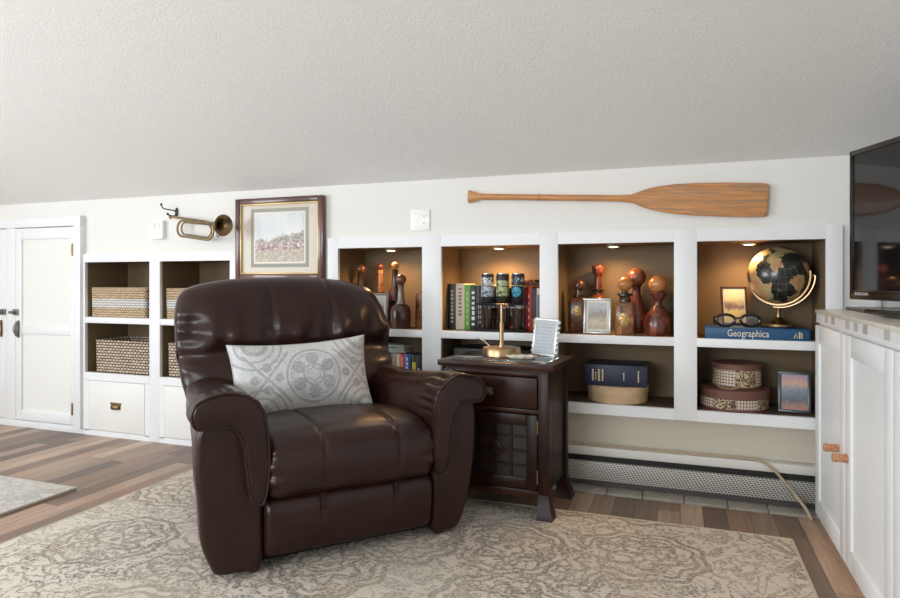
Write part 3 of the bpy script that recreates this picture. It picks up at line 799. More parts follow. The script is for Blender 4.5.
def decanter(label, x, y, z, body, body_m, neck, neck_m, ring, ball, ball_m, sq=None, emblem=None, n=32):
    t = thing('decanter', label, 'decanter', (x, y, z), 0, 'leather covered decanters')
    B().lathe(body, n, sq=sq).build('body', body_m, t, ang=50)
    B().lathe(neck, n).build('neck', neck_m, t, ang=50)
    for r, zz, h in ring: B().lathe([(r-.004, zz), (r, zz+.001), (r, zz+h-.001), (r-.004, zz+h)], n).build('collar', black_gloss, t)
    zc, r = ball
    b = B(); b.sphere((0, 0, zc), r, 1, 1, .96, 28); b.build('stopper', ball_m, t)
    if emblem:
        b = B(); yy, zz, rr = emblem
        b.lathe([(0, 0), (rr, 0), (rr, .003), (rr*.8, .005), (0, .004)], 24, mat=Matrix.Translation((0, yy, zz)) @ Matrix.Rotation(R(90), 4, 'X') @ Matrix.Diagonal((.85, 1.15, 1, 1)))
        for k in range(5):
            a = R(72*k+20); b.tube([(rr*.2*math.cos(a), yy-.005, zz+rr*.2*math.sin(a)), (rr*.6*math.cos(a+.4), yy-.007, zz+rr*.7*math.sin(a+.4)), (rr*.8*math.cos(a+1.), yy-.004, zz+rr*.9*math.sin(a+1.))], .003, 6)
        b.build('emblem', gold, t)
    return t
ZS = .7845
# cubby beside the recliner
decanter('dark decanter with a lumpy brown stopper, furthest left beside the recliner back', -1.80, 3.36, ZS, [(.0, 0), (.05, 0), (.055, .02), (.055, .17), (.035, .22)], L_dark, [(.022, .22), (.020, .25), (.017, .315), (.021, .322)], L_dark, [(.024, .21, .012)], (.342, .030), L_brown)
decanter('slim tall decanter with a narrow spotted neck, second from the recliner back', -1.703, 3.425, ZS, [(.0, 0), (.045, 0), (.05, .02), (.05, .13), (.03, .19)], L_red, [(.023, .19), (.019, .21), (.0165, .30), (.0185, .335)], L_tan, [(.028, .19, .014)], (.358, .0205), L_red)
decanter('tall red-brown decanter with a bright orange ball stopper', -1.573, 3.36, ZS, [(.0, 0), (.040, 0), (.044, .01), (.044, .13), (.040, .18), (.026, .235)], L_red, [(.022, .235), (.018, .26), (.0165, .325), (.022, .335), (.014, .338)], L_dark, [(.021, .262, .01), (.046, .125, .03)], (.36, .022), L_orange)
decanter('squat dark decanter with a gold shoulder and brown ball stopper', -1.496, 3.272, ZS, [(.0, 0), (.052, 0), (.057, .01), (.057, .095), (.05, .125), (.03, .14)], L_dark, [(.030, .135), (.020, .165), (.016, .235), (.022, .25)], pewter, [(.04, .125, .012)], (.278, .032), L_brown)
decanter('square tan decanter with a small red stopper, half hidden by the white post', -1.392, 3.392, ZS, [(.0, 0), (.047, 0), (.05, .004), (.05, .195), (.046, .204)], L_tan, [(.032, .204), (.026, .215), (.017, .23), (.015, .262), (.018, .27)], L_red, [(.052, .03, .008)], (.302, .026), L_red, sq=7)
# cubby of five
decanter('embossed square decanter with a squat block stopper, left of the framed print', -.503, 3.345, ZS, [(.0, 0), (.046, 0), (.0495, .005), (.0495, .155), (.04, .178), (.022, .186)], L_emb, [(.022, .186), (.019, .20), (.019, .222)], L_dark, [(.030, .186, .010)], (.247, .032), L_emb, sq=6, emblem=(-.051, .115, .024))
decanter('tall red decanter with a flared octagonal neck, standing behind the framed print', -.415, 3.452, ZS, [(.0, 0), (.06, 0), (.062, .015), (.062, .14), (.052, .175), (.03, .195)], L_red, [(.03, .195), (.021, .22), (.019, .29), (.021, .30), (.031, .315), (.033, .345), (.031, .352), (.02, .354)], L_red, [(.031, .214, .012)], (.338, .025), L_red, n=8)
decanter('square tan decanter with a dark crest and pale wooden ball', -.262, 3.285, ZS, [(.0, 0), (.043, 0), (.046, .004), (.046, .152), (.040, .162)], L_tan, [(.032, .155), (.028, .165), (.026, .19), (.034, .198), (.034, .206), (.016, .212), (.014, .225)], L_dark, [(.037, .196, .012)], (.255, .037), L_orange, sq=7, emblem=(-.047, .078, .030))
decanter('long-necked red decanter with a large dark ball, behind the crested one', -.215, 3.42, ZS, [(.0, 0), (.06, 0), (.066, .015), (.062, .09), (.04, .15), (.026, .19)], L_red, [(.026, .19), (.022, .21), (.022, .238), (.03, .248)], L_red, [], (.290, .050), L_brown)
decanter('round-bellied decanter with a funnel neck and big orange ball', -.105, 3.33, ZS, [(.0, 0), (.062, 0), (.068, .012), (.068, .06), (.058, .10), (.034, .133), (.023, .15)], L_red, [(.023, .15), (.021, .165), (.026, .178), (.044, .207), (.045, .214), (.02, .216)], L_red, [], (.254, .046), L_orange)

# ------------------------------------------------------------------ framed pictures in the cubbies
def print_mat(name, stops, sc=26, axis='z', d=.12):
    m = M(name, (.5, .5, .5), .5, coat=.3); x, y, z = m.xyz()
    n_ = m.noise(sc, 4, .65); m.color(m.ramp(z*1.+(n_-.5)*d*1.4, stops)); return m
def photo_frame(label, x, y, z, w, h, fw, border, mats, rz=0., tilt=-12, matw=0., matm=None):
    t = thing('picture_frame', label, 'frame', (x, y, z+.002), rz, rot=(R(tilt), 0, rz)); d = .012
    b = B(); b.box(-w/2, w/2, -d/2, d/2, 0, fw, .0025); b.box(-w/2, w/2, -d/2, d/2, h-fw, h, .0025); b.box(-w/2, -w/2+fw, -d/2, d/2, fw-.002, h-fw+.002, .0025); b.box(w/2-fw, w/2, -d/2, d/2, fw-.002, h-fw+.002, .0025)
    b.build('border', border, t)
    if matm: B().box(-w/2+fw-.002, w/2-fw+.002, -.001, .004, fw-.002, h-fw+.002).build('mount', matm, t)
    q = fw+matw; B().box(-w/2+q, w/2-q, -.002, .003, q, h-q).build('print', mats, t)
    B().tube([(0, .006, h*.6), (0, .006+h*.22, .002+h*.05)], .004, 8).build('prop', border, t)
    return t
cream = M('cream_mount', (.66, .62, .54), .8)
grey_frame = M('grey_wood_frame', (.22, .22, .215), .5); silver_frame = M('beaded_silver', (.42, .42, .41), .35, .7)
pr1 = print_mat('grey_green_print', [(.0, (.12, .13, .12)), (.06, (.4, .42, .4)), (.10, (.20, .24, .22)), (.16, (.55, .56, .54))], 40, d=.1)
pr2 = print_mat('sepia_figure_print', [(.0, (.30, .26, .20)), (.06, (.55, .48, .36)), (.10, (.22, .2, .18)), (.14, (.42, .45, .48))], 40, d=.09)
pr3 = print_mat('yellow_violet_print', [(.0, (.65, .52, .2)), (.07, (.6, .5, .25)), (.09, (.16, .1, .12)), (.13, (.62, .55, .35)), (.18, (.7, .62, .45))], 26, d=.06)
pr4 = print_mat('sunset_print', [(.02, (.42, .22, .15)), (.06, (.10, .12, .15)), (.11, (.22, .27, .33)), (.135, (.62, .38, .24)), (.155, (.45, .30, .33)), (.18, (.30, .28, .36))], 42, d=.07)
photo_frame('small grey frame with a grey print, between recliner and tall red decanter', -1.655, 3.26, ZS, .15, .20, .014, grey_frame, pr1, R(10), -8, .012, cream)
photo_frame('silver beaded frame with a sepia print among the five decanters', -.398, 3.262, ZS, .139, .182, .012, silver_frame, pr2, R(-3), -9, .012, cream)
photo_frame('dark frame with a yellow print, left of the globe', .255, 3.40, ZS+.0525, .125, .190, .010, L_dark, pr3, R(16), -8, .004, M('reflection_strip', (.7, .68, .66), .6))  # pale mount colour imitates a white reflection beside the print
photo_frame('dark pewter frame with a sunset print beside the round boxes', .497, 3.285, .4425, .135, .190, .014, M('gunmetal_frame', (.07, .085, .095), .35, .6), pr4, R(-8), -12)

# ------------------------------------------------------------------ books
page = M('page_edges', (.66, .58, .44), .9)
page.bump(page.noise(1., 1, vec=page.scale(page.co(), 600, 4, 4)), .3, .002)
def cover_mat(name, c): return M(name, c, .45)
def upright_book(label, x0, x1, y, z, h, d, c, marks, group, lean_=0.):
    """spine towards -y"""
    w = x1-x0; t = thing('book', label, 'book', ((x0+x1)/2, y, z), 0, group, rot=(0, R(lean_), 0))
    mc = cover_mat('book_cloth', c)
    b = B(); b.box(-w/2, -w/2+.0025, 0, d, 0, h, .0006); b.box(w/2-.0025, w/2, 0, d, 0, h, .0006); b.box(-w/2, w/2, -.002, .003, 0, h, .001); b.build('cover', mc, t)
    B().box(-w/2+.002, w/2-.002, .003, d-.004, .004, h-.005).build('pages', page, t)
    if marks:
        b = B(); ms = []
        for (z0, z1, frac, mc2) in marks:
            b.mi = len(ms); ms.append(M('spine_print', mc2, .5)); b.box(-w/2*frac, w/2*frac, -.0030, -.0012, z0*h, z1*h)
        b.build('spine_print', ms, t, smooth=False)
    return t
def titling(c, z0, z1, n, frac=.5):
    """rows of small blocks, the look of lettering too small to read"""
    out = []; st = (z1-z0)/n
    for k in range(n):
        out.append((z0+k*st, z0+k*st+st*random.uniform(.45, .8), frac*random.uniform(.7, 1.), c))
    return out
W_, K_ = (.75, .73, .68), (.018, .017, .017)
bl = [(-1.222, .047, (.02, .02, .022), titling((.45, .4, .3), .15, .9, 9, .35), .272, 'thick black book at the left end of the shelf of books'),
      (0, .052, (.60, .54, .43), titling((.30, .16, .12), .3, .95, 8, .45), .274, 'thick cream book beside the black one at the left end'),
      (0, .034, (.10, .33, .035), titling((.35, .55, .2), .1, .9, 6, .3), .268, 'bright green book on the shelf of books'),
      (0, .042, (.022, .022, .025), titling(W_, .1, .92, 7, .6), .266, 'black book with big white spine lettering right of the green book'),
      (0, .030, (.03, .03, .04), titling((.5, .5, .52), .15, .6, 4, .5), .262, 'dark slate book right of the white-lettered black book'),
      (0, .030, (.018, .018, .02), [(.03, .16, .95, (.62, .14, .03))], .250, 'black book with an orange foot behind the glass rack'),
      (0, .022, (.03, .03, .032), [], .244, 'thin charcoal book behind the left can'),
      (0, .026, (.02, .022, .02), titling((.55, .55, .2), .06, .6, 5, .4), .255, 'black book with yellow-green spine print behind the rack'),
      (0, .028, (.06, .025, .015), titling((.5, .4, .3), .2, .5, 3, .5), .25, 'dark brown book behind the middle can'),
      (0, .030, (.50, .16, .06), [(.03, .15, .9, (.6, .5, .35))], .248, 'rust orange book behind the middle can'),
      (0, .022, (.52, .07, .06), titling((.7, .6, .55), .3, .7, 3, .5), .25, 'coral red slim book behind the rack'),
      (0, .034, (.018, .018, .02), [(.35, .55, .8, W_), (.03, .12, .8, (.5, .06, .04))], .25, 'black book with a white spine block behind the right can'),
      (0, .034, (.55, .50, .42), [(.04, .16, .6, K_)], .246, 'ivory book with a small black foot mark, right of the rack'),
      (0, .022, (.018, .03, .025), titling((.4, .45, .4), .1, .8, 5, .4), .252, 'slim black-green book left of the bright red one'),
      (0, .036, (.55, .03, .022), titling((.75, .55, .45), .12, .9, 5, .25), .258, 'bright red book near the right end'),
      (0, .026, (.02, .025, .045), [(.08, .3, .7, (.6, .25, .05))], .25, 'dark navy book right of the bright red one'),
      (0, .024, (.62, .57, .48), [(.25, .85, .6, (.10, .09, .08))], .25, 'white and black book at the right end of the shelf')]
xx = -1.220; random.seed(3)
for _, w, c, mk, h, lab in bl:
    upright_book(lab, xx, xx+w-.001, 3.305, ZS, h*.93, .19, c, mk, 'books on the upper shelf'); xx += w*.975
xx = -1.60
for w, c, mk, h, lab in ((.024, (.30, .04, .03), [(.2, .8, .4, W_)], .125, 'dark red paperback at the left of the low row beside the recliner'),
                     (.016, (.62, .6, .56), [], .125, 'thin white paperback beside the dark red one'), (.028, (.25, .23, .24), titling((.5, .48, .48), .1, .9, 4, .5), .124, 'grey paperback in the low row'),
                     (.022, (.28, .22, .09), [], .126, 'olive paperback in the low row'), (.018, (.66, .55, .40), [], .124, 'cream paperback in the low row'),
                     (.030, (.58, .04, .03), titling((.8, .4, .3), .2, .9, 3, .4), .122, 'red paperback beside the blue one in the low row'), (.032, (.03, .09, .38), titling((.55, .62, .75), .1, .9, 4, .5), .124, 'blue paperback in the low row'),
                     (.012, (.015, .015, .016), [], .122, 'thin black paperback right of the blue one'), (.030, (.018, .018, .018), [(.35, .65, .85, (.55, .5, .06)), (.05, .33, .85, (.6, .2, .02))], .122, 'black paperback with yellow and orange print'),
                     (.026, (.015, .016, .018), [(.1, .4, .5, (.35, .4, .45))], .12, 'black paperback at the right end of the low row')):
    upright_book(lab, xx, xx+w-.001, 3.25, .5185, h, .12, c, mk, 'paperbacks in the low cubby'); xx += w
def flat_book(name, label, x, y, z, w, d, h, c, group=None, rz=0.):
    t = thing(name, label, 'book', (x, y, z), rz, group); mc = cover_mat('book_cloth', c)
    b = B(); b.box(-w/2, w/2, -d/2, d/2, 0, .0035, .001); b.box(-w/2, w/2, -d/2, d/2, h-.0035, h, .001); b.box(-w/2, w/2, -d/2-.003, -d/2+.003, 0, h, .0018); b.build('cover', mc, t)
    B().box(-w/2+.005, w/2-.005, -d/2+.003, d/2-.006, .003, h-.003).build('pages', page, t)
    return t
# low cubby: the paperbacks stand on two books laid flat; two more lie across them
flat_book('book', 'large dark book lying flat under the paperbacks', -1.50, 3.34, .4425, .32, .24, .038, (.05, .04, .04), 'books lying flat in the low cubby')
flat_book('book', 'brown book lying flat just beneath the paperbacks', -1.495, 3.34, .481, .31, .23, .037, (.12, .07, .045), 'books lying flat in the low cubby')
flat_book('book', 'grey book lying across the tops of the paperbacks', -1.54, 3.315, .6455, .155, .12, .018, (.38, .37, .33), 'books lying flat in the low cubby')
t = flat_book('book', 'grey-green book lying topmost on the paperbacks', -1.545, 3.315, .664, .16, .12, .026, (.34, .37, .33), 'books lying flat in the low cubby')
B().box(-.06, .03, -.065, -.0625, .008, .018).build('spine_print', M('green_spine_print', (.08, .18, .14), .5), t)

# ------------------------------------------------------------------ cans on a wire rack in front of the books
RK = thing('wire_rack', 'black two-tier wire rack holding three cans in front of the books', 'rack', (-.900, 3.262, ZS))
wire = M('black_wire', (.02, .018, .017), .35, .6); brassy = M('dull_brass_wire', (.42, .33, .22), .35, .9)
b = B()
for sx in (-.135, .135):
    for sy in (-.042, .042): b.tube([(sx, sy, .002), (sx, sy, .245)], .0032, 8)
for zz in (.012, .146): b.tube([(-.135, -.042, zz), (.135, -.042, zz), (.135, .042, zz), (-.135, .042, zz)], .0032, 8, closed=True)
b.build('uprights', wire, RK)
b = B(); b.box(-.135, .135, -.042, .042, .145, .151, .001); b.build('top_tray', wire, RK)
b = B(); b.box(-.135, .135, -.042, .042, .006, .010, .001); b.build('bottom_tray', wire, RK)
B().tube([(-.135, -.042, .245), (.135, -.042, .245), (.135, .042, .245), (-.135, .042, .245)], .003, 8, closed=True).build('rail', brassy, RK)
can_top = M('can_lid_metal', (.45, .45, .46), .3, 1)
def can(label, x, y, z, c, kind):
    t = thing('drink_can', label, 'can', (x, y, z), R(random.uniform(-15, 15)), 'cans on the rack')
    m = M('printed_can', c, .35); X, Y, Z = m.xyz(); n_ = m.noise(70, 3, .6)
    blk = n_.gt(.54)
    if kind == 0: m.color(m.mix((Z-.125).abs().lt(.013), m.mix((Z-.075).abs().lt(.04)*1., c, m.mix(blk, (.48, .52, .56), (.05, .09, .18))), m.mix(blk, (.55, .55, .55), (.02, .02, .02))))
    elif kind == 1: m.color(m.mix((Z-.08).abs().lt(.042), c, m.mix(n_.gt(.55), (.42, .47, .24), (.03, .035, .02))))
    else:
        d = (X*X+(Z-.062)*(Z-.062)).sqrt(); m.color(m.mix(d.lt(.027)*Y.lt(0.), m.mix((Z-.125).abs().lt(.012)*blk, c, (.3, .45, .5)), m.mix(blk, (.05, .32, .46), (.03, .14, .22))))
    B().lathe([(.0, .002), (.028, 0), (.0355, .010), (.0355, .146), (.031, .156)], 32).build('can_body', m, t)
    B().lathe([(.0, .155), (.028, .155), (.029, .159), (.0315, .1595), (.0315, .155)], 32).build('can_lid', can_top, t)
can('can with a white and pale blue label, left on the rack', -.977, 3.262, ZS+.1515, (.03, .03, .035), 0)
can('can with a pale green label, middle of the rack', -.893, 3.262, ZS+.1515, (.03, .022, .018), 1)
can('black can with a round blue badge, right on the rack', -.809, 3.262, ZS+.1515, (.014, .014, .016), 2)
smoke = M('dark_brown_glass', (.035, .02, .014), .12, coat=.4)
for i, xg in enumerate((-.977, -.893, -.811)):
    o = B().lathe([(.0, .004), (.024, 0), (.026, .006), (.033, .115), (.0305, .115), (.024, .01), (0, .01)], 28).build('tumbler', smoke, loc=(xg, 3.262, ZS+.0105))
    tag(o, ('dark tumbler under the white-labelled can', 'dark tumbler under the green-labelled can', 'dark tumbler under the blue-badged can')[i], 'glass', 'tumblers on the lower rack tier')
# round tray of small things on the right-hand books
TR = B().lathe([(0, 0), (.07, 0), (.074, .004), (.074, .022), (.070, .022), (.068, .006), (0, .006)], 36).build('round_tray', wood('tray_wood', (.12, .06, .035), (.05, .025, .016)), loc=(-.765, 3.40, ZS+.2432))
tag(TR, 'small round brown tray on top of the books at the right end', 'tray')
for i, (dx, dy, c, lab) in enumerate(((-.04, -.03, (.72, .70, .66), 'white capsule in the round tray'), (.0, -.042, (.55, .2, .06), 'orange capsule in the round tray'), (.038, -.032, (.03, .03, .03), 'black capsule in the round tray'))):
    tag(B().lathe([(0, 0), (.013, 0), (.018, .024), (.019, .026), (0, .028)], 20).build('capsule', M('capsule_foil', c, .35, .3), loc=(-.765+dx, 3.40+dy, ZS+.2502)), lab, 'capsule', 'capsules in the tray')
tag(B().box(-.23, .23, -.12, .12, 0, .245, .006).build('storage_box', M('black_box_card', (.012, .012, .013), .45), loc=(-.945, 3.385, .4425)), 'black box in the low cubby behind the side table', 'box')

# ------------------------------------------------------------------ low cubby: cheese box and navy book
bent = wood('bentwood', (.66, .47, .29), (.54, .36, .20), 0, 5., .55)
CB = thing('round_box', 'round pale bentwood box under the thick navy book', 'box', (-.305, 3.362, .4425))
B().lathe([(0, 0), (.147, 0), (.149, .002), (.149, .06), (0, .06)], 56).build('box_base', bent, CB)
B().lathe([(.1535, .048), (.1535, .080), (.151, .083), (0, .083), ], 56, cap=False).build('lid', bent, CB)
nb = flat_book('book', 'thick navy book with gold spine lettering on the round bentwood box', -.307, 3.37, .526, .300, .225, .105, (.012, .020, .052))
gl = M('gold_lettering', (.75, .60, .35), .35, .4); b = B()
for xx, n_, wd in ((-.110, 8, .010), (-.096, 5, .005), (-.080, 9, .012), (-.062, 8, .009), (.042, 6, .006), (.112, 7, .007)):
    h0, h1 = (.024, .084) if n_ > 6 else (.03, .07); st = (h1-h0)/n_
    for k in range(n_): b.box(xx-wd/2*random.uniform(.6, 1), xx+wd/2*random.uniform(.6, 1), -.1164, -.1140, h0+k*st, h0+k*st+st*.62)
b.build('spine_lettering', gl, nb, smooth=False)

# ------------------------------------------------------------------ globe cubby
gb = flat_book('book', 'long blue atlas lying flat under the globe and eyeglasses', .330, 3.335, ZS, .44, .235, .052, (.008, .068, .165))
b = B(); text_into(b, 'Geographica', .047, .0006, Matrix.Translation((-.035, -.1208, .0262)) @ FRONT, .74)
b.build('spine_title', M('cream_lettering', (.72, .66, .52), .5), gb, smooth=False)
b = B()
b.tube([(.155, -.1205, .012), (.163, -.1205, .034), (.168, -.1205, .012)], .0022, 6); b.box(.174, .180, -.1215, -.119, .010, .040); b.box(.184, .188, -.1215, -.119, .010, .036)
b.build('spine_emblem', M('ochre_print', (.62, .50, .28), .5), gb)
bz = ZS+.0525
EG = thing('eyeglasses', 'thick black eyeglasses resting on the blue atlas', 'eyeglasses', (.256, 3.262, bz), R(6))
blk = M('black_acetate', (.010, .010, .011), .2)
b = B()
for sx in (-1, 1):
    ov = []
    for k in range(32):
        a = 2*PI*k/32; ov.append((sx*.054+.042*math.cos(a)*(1+.06*math.sin(a)), 0, .032+.027*math.sin(a)))
    b.tube(ov, .0068, 8, closed=True)
b.tube([(-.014, 0, .040), (0, -.003, .044), (.014, 0, .040)], .005, 8)
b.build('rims', blk, EG)
for sx in (-1, 1): B().tube(catmull([(sx*.096, 0, .045), (sx*.102, .012, .045), (sx*.099, .04, .040), (sx*.094, .068, .025), (sx*.090, .082, .006)], 5, False), .004, 8).build('temple', blk, EG)
lens = M('lens_glass', (.95, .97, .97), .02); lens.b.inputs['Transmission Weight'].default_value = 1.
for sx in (-1, 1):
    B().lathe([(0, 0), (.040, 0), (.040, .0015), (0, .0015)], 28, mat=Matrix.Translation((sx*.054, .001, .032)) @ Matrix.Rotation(R(90), 4, 'X') @ Matrix.Diagonal((1, .64, 1, 1))).build('lens', lens, EG)
GL = thing('globe', 'black and gold antique-style desk globe on a brass stand', 'globe', (.432, 3.385, bz))
ball = M('antique_globe_map', (.02, .02, .02), .28, coat=.4)
P = ball.co(); P1 = ball.warp(P, 9, .06); X, Y, Z = ball.xyz()
land = ball.noise(7.2, 4, .55, vec=P1, dist=.3).gt(.495)
rr_ = (X*X+Y*Y+Z*Z).sqrt(); lat = (Z/rr_)*5.; lon = Y.atan2(X)*(12/PI)
grid = ((lat.fract()-.5).abs()).gt(.478).max(((lon.fract()-.5).abs()).gt(.482))
lc = ball.ramp(ball.noise(11, 3, vec=P), [(.3, (.20, .21, .10)), (.45, (.48, .36, .17)), (.58, (.45, .21, .10)), (.7, (.56, .45, .26))])
ball.color(ball.mix(land, ball.mix(grid*.6, (.012, .013, .015), (.22, .19, .12)), ball.mix(grid*.4, lc, (.12, .08, .04))))
gc_ = (.012, 0, .247); rad = .137
o = B(); o.sphere((0, 0, 0), rad, n=48); gball = o.build('globe_ball', ball, GL, loc=gc_, rot=(R(20), R(-38), R(60)))
# tilted meridian band and the bracket that carries it
tilt = R(38)
def band(b, r0, r1, a0, a1, w, n=44):
    rings = []
    for k in range(n+1):
        a = R(a0+(a1-a0)*k/n); c, s_ = math.cos(a), math.sin(a)
        rings.append([(r0*c, -w, r0*s_), (r1*c, -w, r1*s_), (r1*c, w, r1*s_), (r0*c, w, r0*s_)])
    b.skin_rings(rings)
b = B(); band(b, .1395, .1465, -148, 22, .009); b.build('meridian', lamp_brass, GL, loc=gc_, rot=(0, R(14), R(-28)))
b = B(); rings = []
band(b, .153, .158, -98, -2, .006); b.cyl((.139, 0, -.003), (.158, 0, -.003), .006, n=12); b.build('bracket', lamp_brass, GL, loc=gc_, rot=(0, R(0), R(-18)))
B().lathe([(0, 0), (.074, 0), (.077, .003), (.075, .012), (.06, .016), (.03, .026), (.012, .045), (.010, .07), (.014, .086), (.0, .09)], 40).build('stand_base', old_brass, GL, loc=(.012, 0, 0))
# ------------------------------------------------------------------ hat boxes
def hatbox(label, x, y, z, r, h, lid, ph):
    t = thing('hat_box', label, 'box', (x, y, z), 0, 'round patterned boxes')
    brn = M('brown_box_paper', (.15, .062, .042), .55); brn.color(brn.mix(brn.noise(24, 3), (.19, .08, .055), (.10, .04, .03)))
    m = M('patterned_box_paper', (.3, .2, .14), .6); X, Y, Z = m.xyz(); ang = Y.atan2(X); u = ang*r; cell = (u*(1/.105)+ph); odd = (cell.floor()).mod(2.)
    sq_ = (((u*70.).fract()-.5).abs().lt(.38))*(((Z*70.).fract()-.5).abs().lt(.38))
    P = m.vec(u, Z, 0.); leaf = (m.noise(34, 3, .5, vec=P, dist=2.)-.5).abs().lt(.05)
    pat = m.mix(odd, m.mix(sq_, (.16, .075, .05), (.62, .54, .46)), m.mix(leaf, (.07, .04, .025), (.55, .43, .26)))
    m.color(pat)
    B().lathe([(0, 0), (r-.003, 0), (r-.001, .003), (r-.001, .012)], 56, cap=False).build('bottom_band', brn, t)
    B().lathe([(r-.001, .012), (r-.001, h-lid)], 56, cap=False).build('patterned_side', m, t)
    B().lathe([(r+.002, h-lid-.002), (r+.003, h-.004), (r, h), (0, h)], 56, cap=False).build('lid', brn, t)
    return t
hatbox('larger round brown patterned box, lowest of the two in the low cubby', .243, 3.361, .4425, .158, .098, .038, .35)
hb = hatbox('smaller round brown patterned box on top of the larger one', .258, 3.365, .541, .110, .118, .026, .8)
cord_m = M('tan_cord', (.40, .25, .13), .8)
B().tube(catmull([(-.095, -.06, .02), (-.078, -.090, .005), (-.03, -.119, .004), (.0, -.116, .012)], 6, False), .003, 6).build('cord', cord_m, hb)

# ------------------------------------------------------------------ wall pieces
# paddle
PD = thing('canoe_paddle', 'long varnished wooden canoe paddle hung on the wall above the bookcase', 'paddle', (-1.066, 3.196, 1.507), 0, rot=(0, R(3.25), 0))
Lp = 1.445
b = B(); rings = []
def sec(xp, hw_, th, zc=0, n=20): return [(xp, th*math.cos(2*PI*k/n), zc+hw_*math.sin(2*PI*k/n)) for k in range(n)]
for xp, hw_, th in ((0, .016, .012), (.002, .034, .016), (.012, .034, .016), (.045, .020, .015), (.07, .0165, .0145), (.2, .0155, .0145), (.5, .0155, .0145), (.78, .016, .0145), (.84, .0195, .013)):
    rings.append(sec(xp, hw_, th))
b.skin_rings(rings); b.build('shaft', paddle_wood, PD, ang=50)
b = B(); rings = []
for xp, hw_, th in ((.835, .017, .0135), (.86, .026, .012), (.90, .043, .010), (.96, .059, .008), (1.04, .071, .007), (1.14, .077, .006), (1.28, .0795, .0055), (1.40, .078, .005), (1.432, .076, .005), (1.443, .070, .0045), (1.446, .055, .003)):
    rings.append(sec(xp, hw_, th, 0, 28))
b.skin_rings(rings); b.build('blade', paddle_wood, PD, ang=50)
B().lathe([(.0165, 0), (.0172, .002), (.0172, .008), (.0165, .010)], 20, cap=False, mat=Matrix.Translation((.38, 0, 0)) @ Matrix.Rotation(R(90), 4, 'Y')).build('shaft_ring', L_orange, PD)
b = B(); 
for xp in (.30, 1.05): b.cyl((xp, .0, 0), (xp, .024, 0), .004, n=8)
b.build('mounting_peg', iron, PD)
# framed print
PF = thing('framed_print', 'cherry-framed landscape print with wide cream mount on the wall behind the recliner', 'picture', (-2.264, 3.2, 1.063))
w, h = .311, .494
def border(b, w, z0, z1, fw, y0, y1, bev):
    b.box(-w, -w+fw, y0, y1, z0, z1, bev); b.box(w-fw, w, y0, y1, z0, z1, bev)
def border_h(b, w, z0, z1, fw, y0, y1, bev):
    b.box(-w+fw-.0004, w-fw+.0004, y0, y1, z0, z0+fw, bev); b.box(-w+fw-.0004, w-fw+.0004, y0, y1, z1-fw, z1, bev)
b = B(); border(b, w, 0, h, .034, -.018, .018, .006); b.build('frame_stile', cherry_v, PF)
b = B(); border_h(b, w, 0, h, .034, -.0178, .018, .006); b.build('frame_rail', cherry, PF)
b = B(); border(b, w-.033, .033, h-.033, .009, -.013, .01, .002); border_h(b, w-.033, .033, h-.033, .009, -.013, .01, .002); b.build('gold_fillet', M('gilt_fillet', (.50, .36, .16), .35, .7), PF)
coatm = M('cream_mount_board', (.62, .56, .475), .6, coat=.25)
B().box(-w+.035, w-.035, .0, .012, .035, h-.035).build('mount', coatm, PF)
b = B(); zc = .252; border(b, .205, zc-.178, zc+.178, .022, -.0015, .004, 0); border_h(b, .205, zc-.178, zc+.178, .022, -.0015, .004, 0); b.build('mount_line', M('sage_grey_line', (.33, .325, .285), .6), PF)
B().box(-.190, .190, -.001, .004, zc-.163, zc+.163).build('inner_mount', M('pale_inner_mount', (.70, .665, .58), .6, coat=.25), PF)
art = M('landscape_print', (.5, .5, .5), .5, coat=.3); X, Y, Z = art.xyz()
n1 = art.noise(9, 4, .6); n2 = art.noise(55, 4, .7); n3 = art.noise(42, 2, .6)
hill = (Z-.255-(X+.05)*.22+(n1-.5)*.16)
sky = art.mix(n1.sm(.3, .7), (.50, .54, .57), (.62, .62, .58))
trees = art.mix(n2.sm(.4, .62), (.13, .11, .09), (.42, .35, .27))
ground = art.mix(n2.sm(.35, .6), (.52, .44, .32), (.30, .25, .18))
crowd = art.mix(n3.sm(.42, .58), (.34, .12, .10), art.mix(n2.gt(.5), (.58, .54, .48), (.08, .07, .07)))
c1 = art.mix(hill.sm(-.01, .01), trees, sky)
c2 = art.mix((Z+(n2-.5)*.05).sm(.215, .225), crowd, c1)
c3 = art.mix((Z+(n1-.5)*.05+(n2-.5)*.05).sm(.17, .185), ground, c2)
art.color(c3)
B().box(-.172, .172, -.0025, .003, zc-.145, zc+.145).build('print', art, PF)
# outlet
plate = M('white_plastic', (.86, .86, .85), .3)
OU = thing('outlet_plate', 'white two-gang outlet plate on the wall above the bookcase', 'outlet', (-1.352, 3.2195, 1.391))
B().box(-.057, .057, -.007, 0, -.060, .060, .003).build('plate', plate, OU)
b = B()
for zz in (-.02, .02): b.lathe([(0, 0), (.015, 0), (.016, .0015), (0, .0025)], 24, mat=Matrix.Translation((.026, -.0068, zz)) @ Matrix.Rotation(R(90), 4, 'X'))
b.build('socket_face', plate, OU)
b = B()
for zz in (-.02, .02):
    b.box(.0195, .0215, -.0102, -.0085, zz-.001, zz+.006); b.box(.0305, .0325, -.0102, -.0085, zz-.001, zz+.006); b.box(.0245, .0275, -.0102, -.0085, zz-.009, zz-.006)
b.build('socket_slot', black_gloss, OU)
b = B()
for xx, zz in ((-.026, .04), (-.026, -.04), (.026, 0)): b.cyl((xx, -.0068, zz), (xx, -.0085, zz), .003, n=10)
b.build('screw', steel, OU)
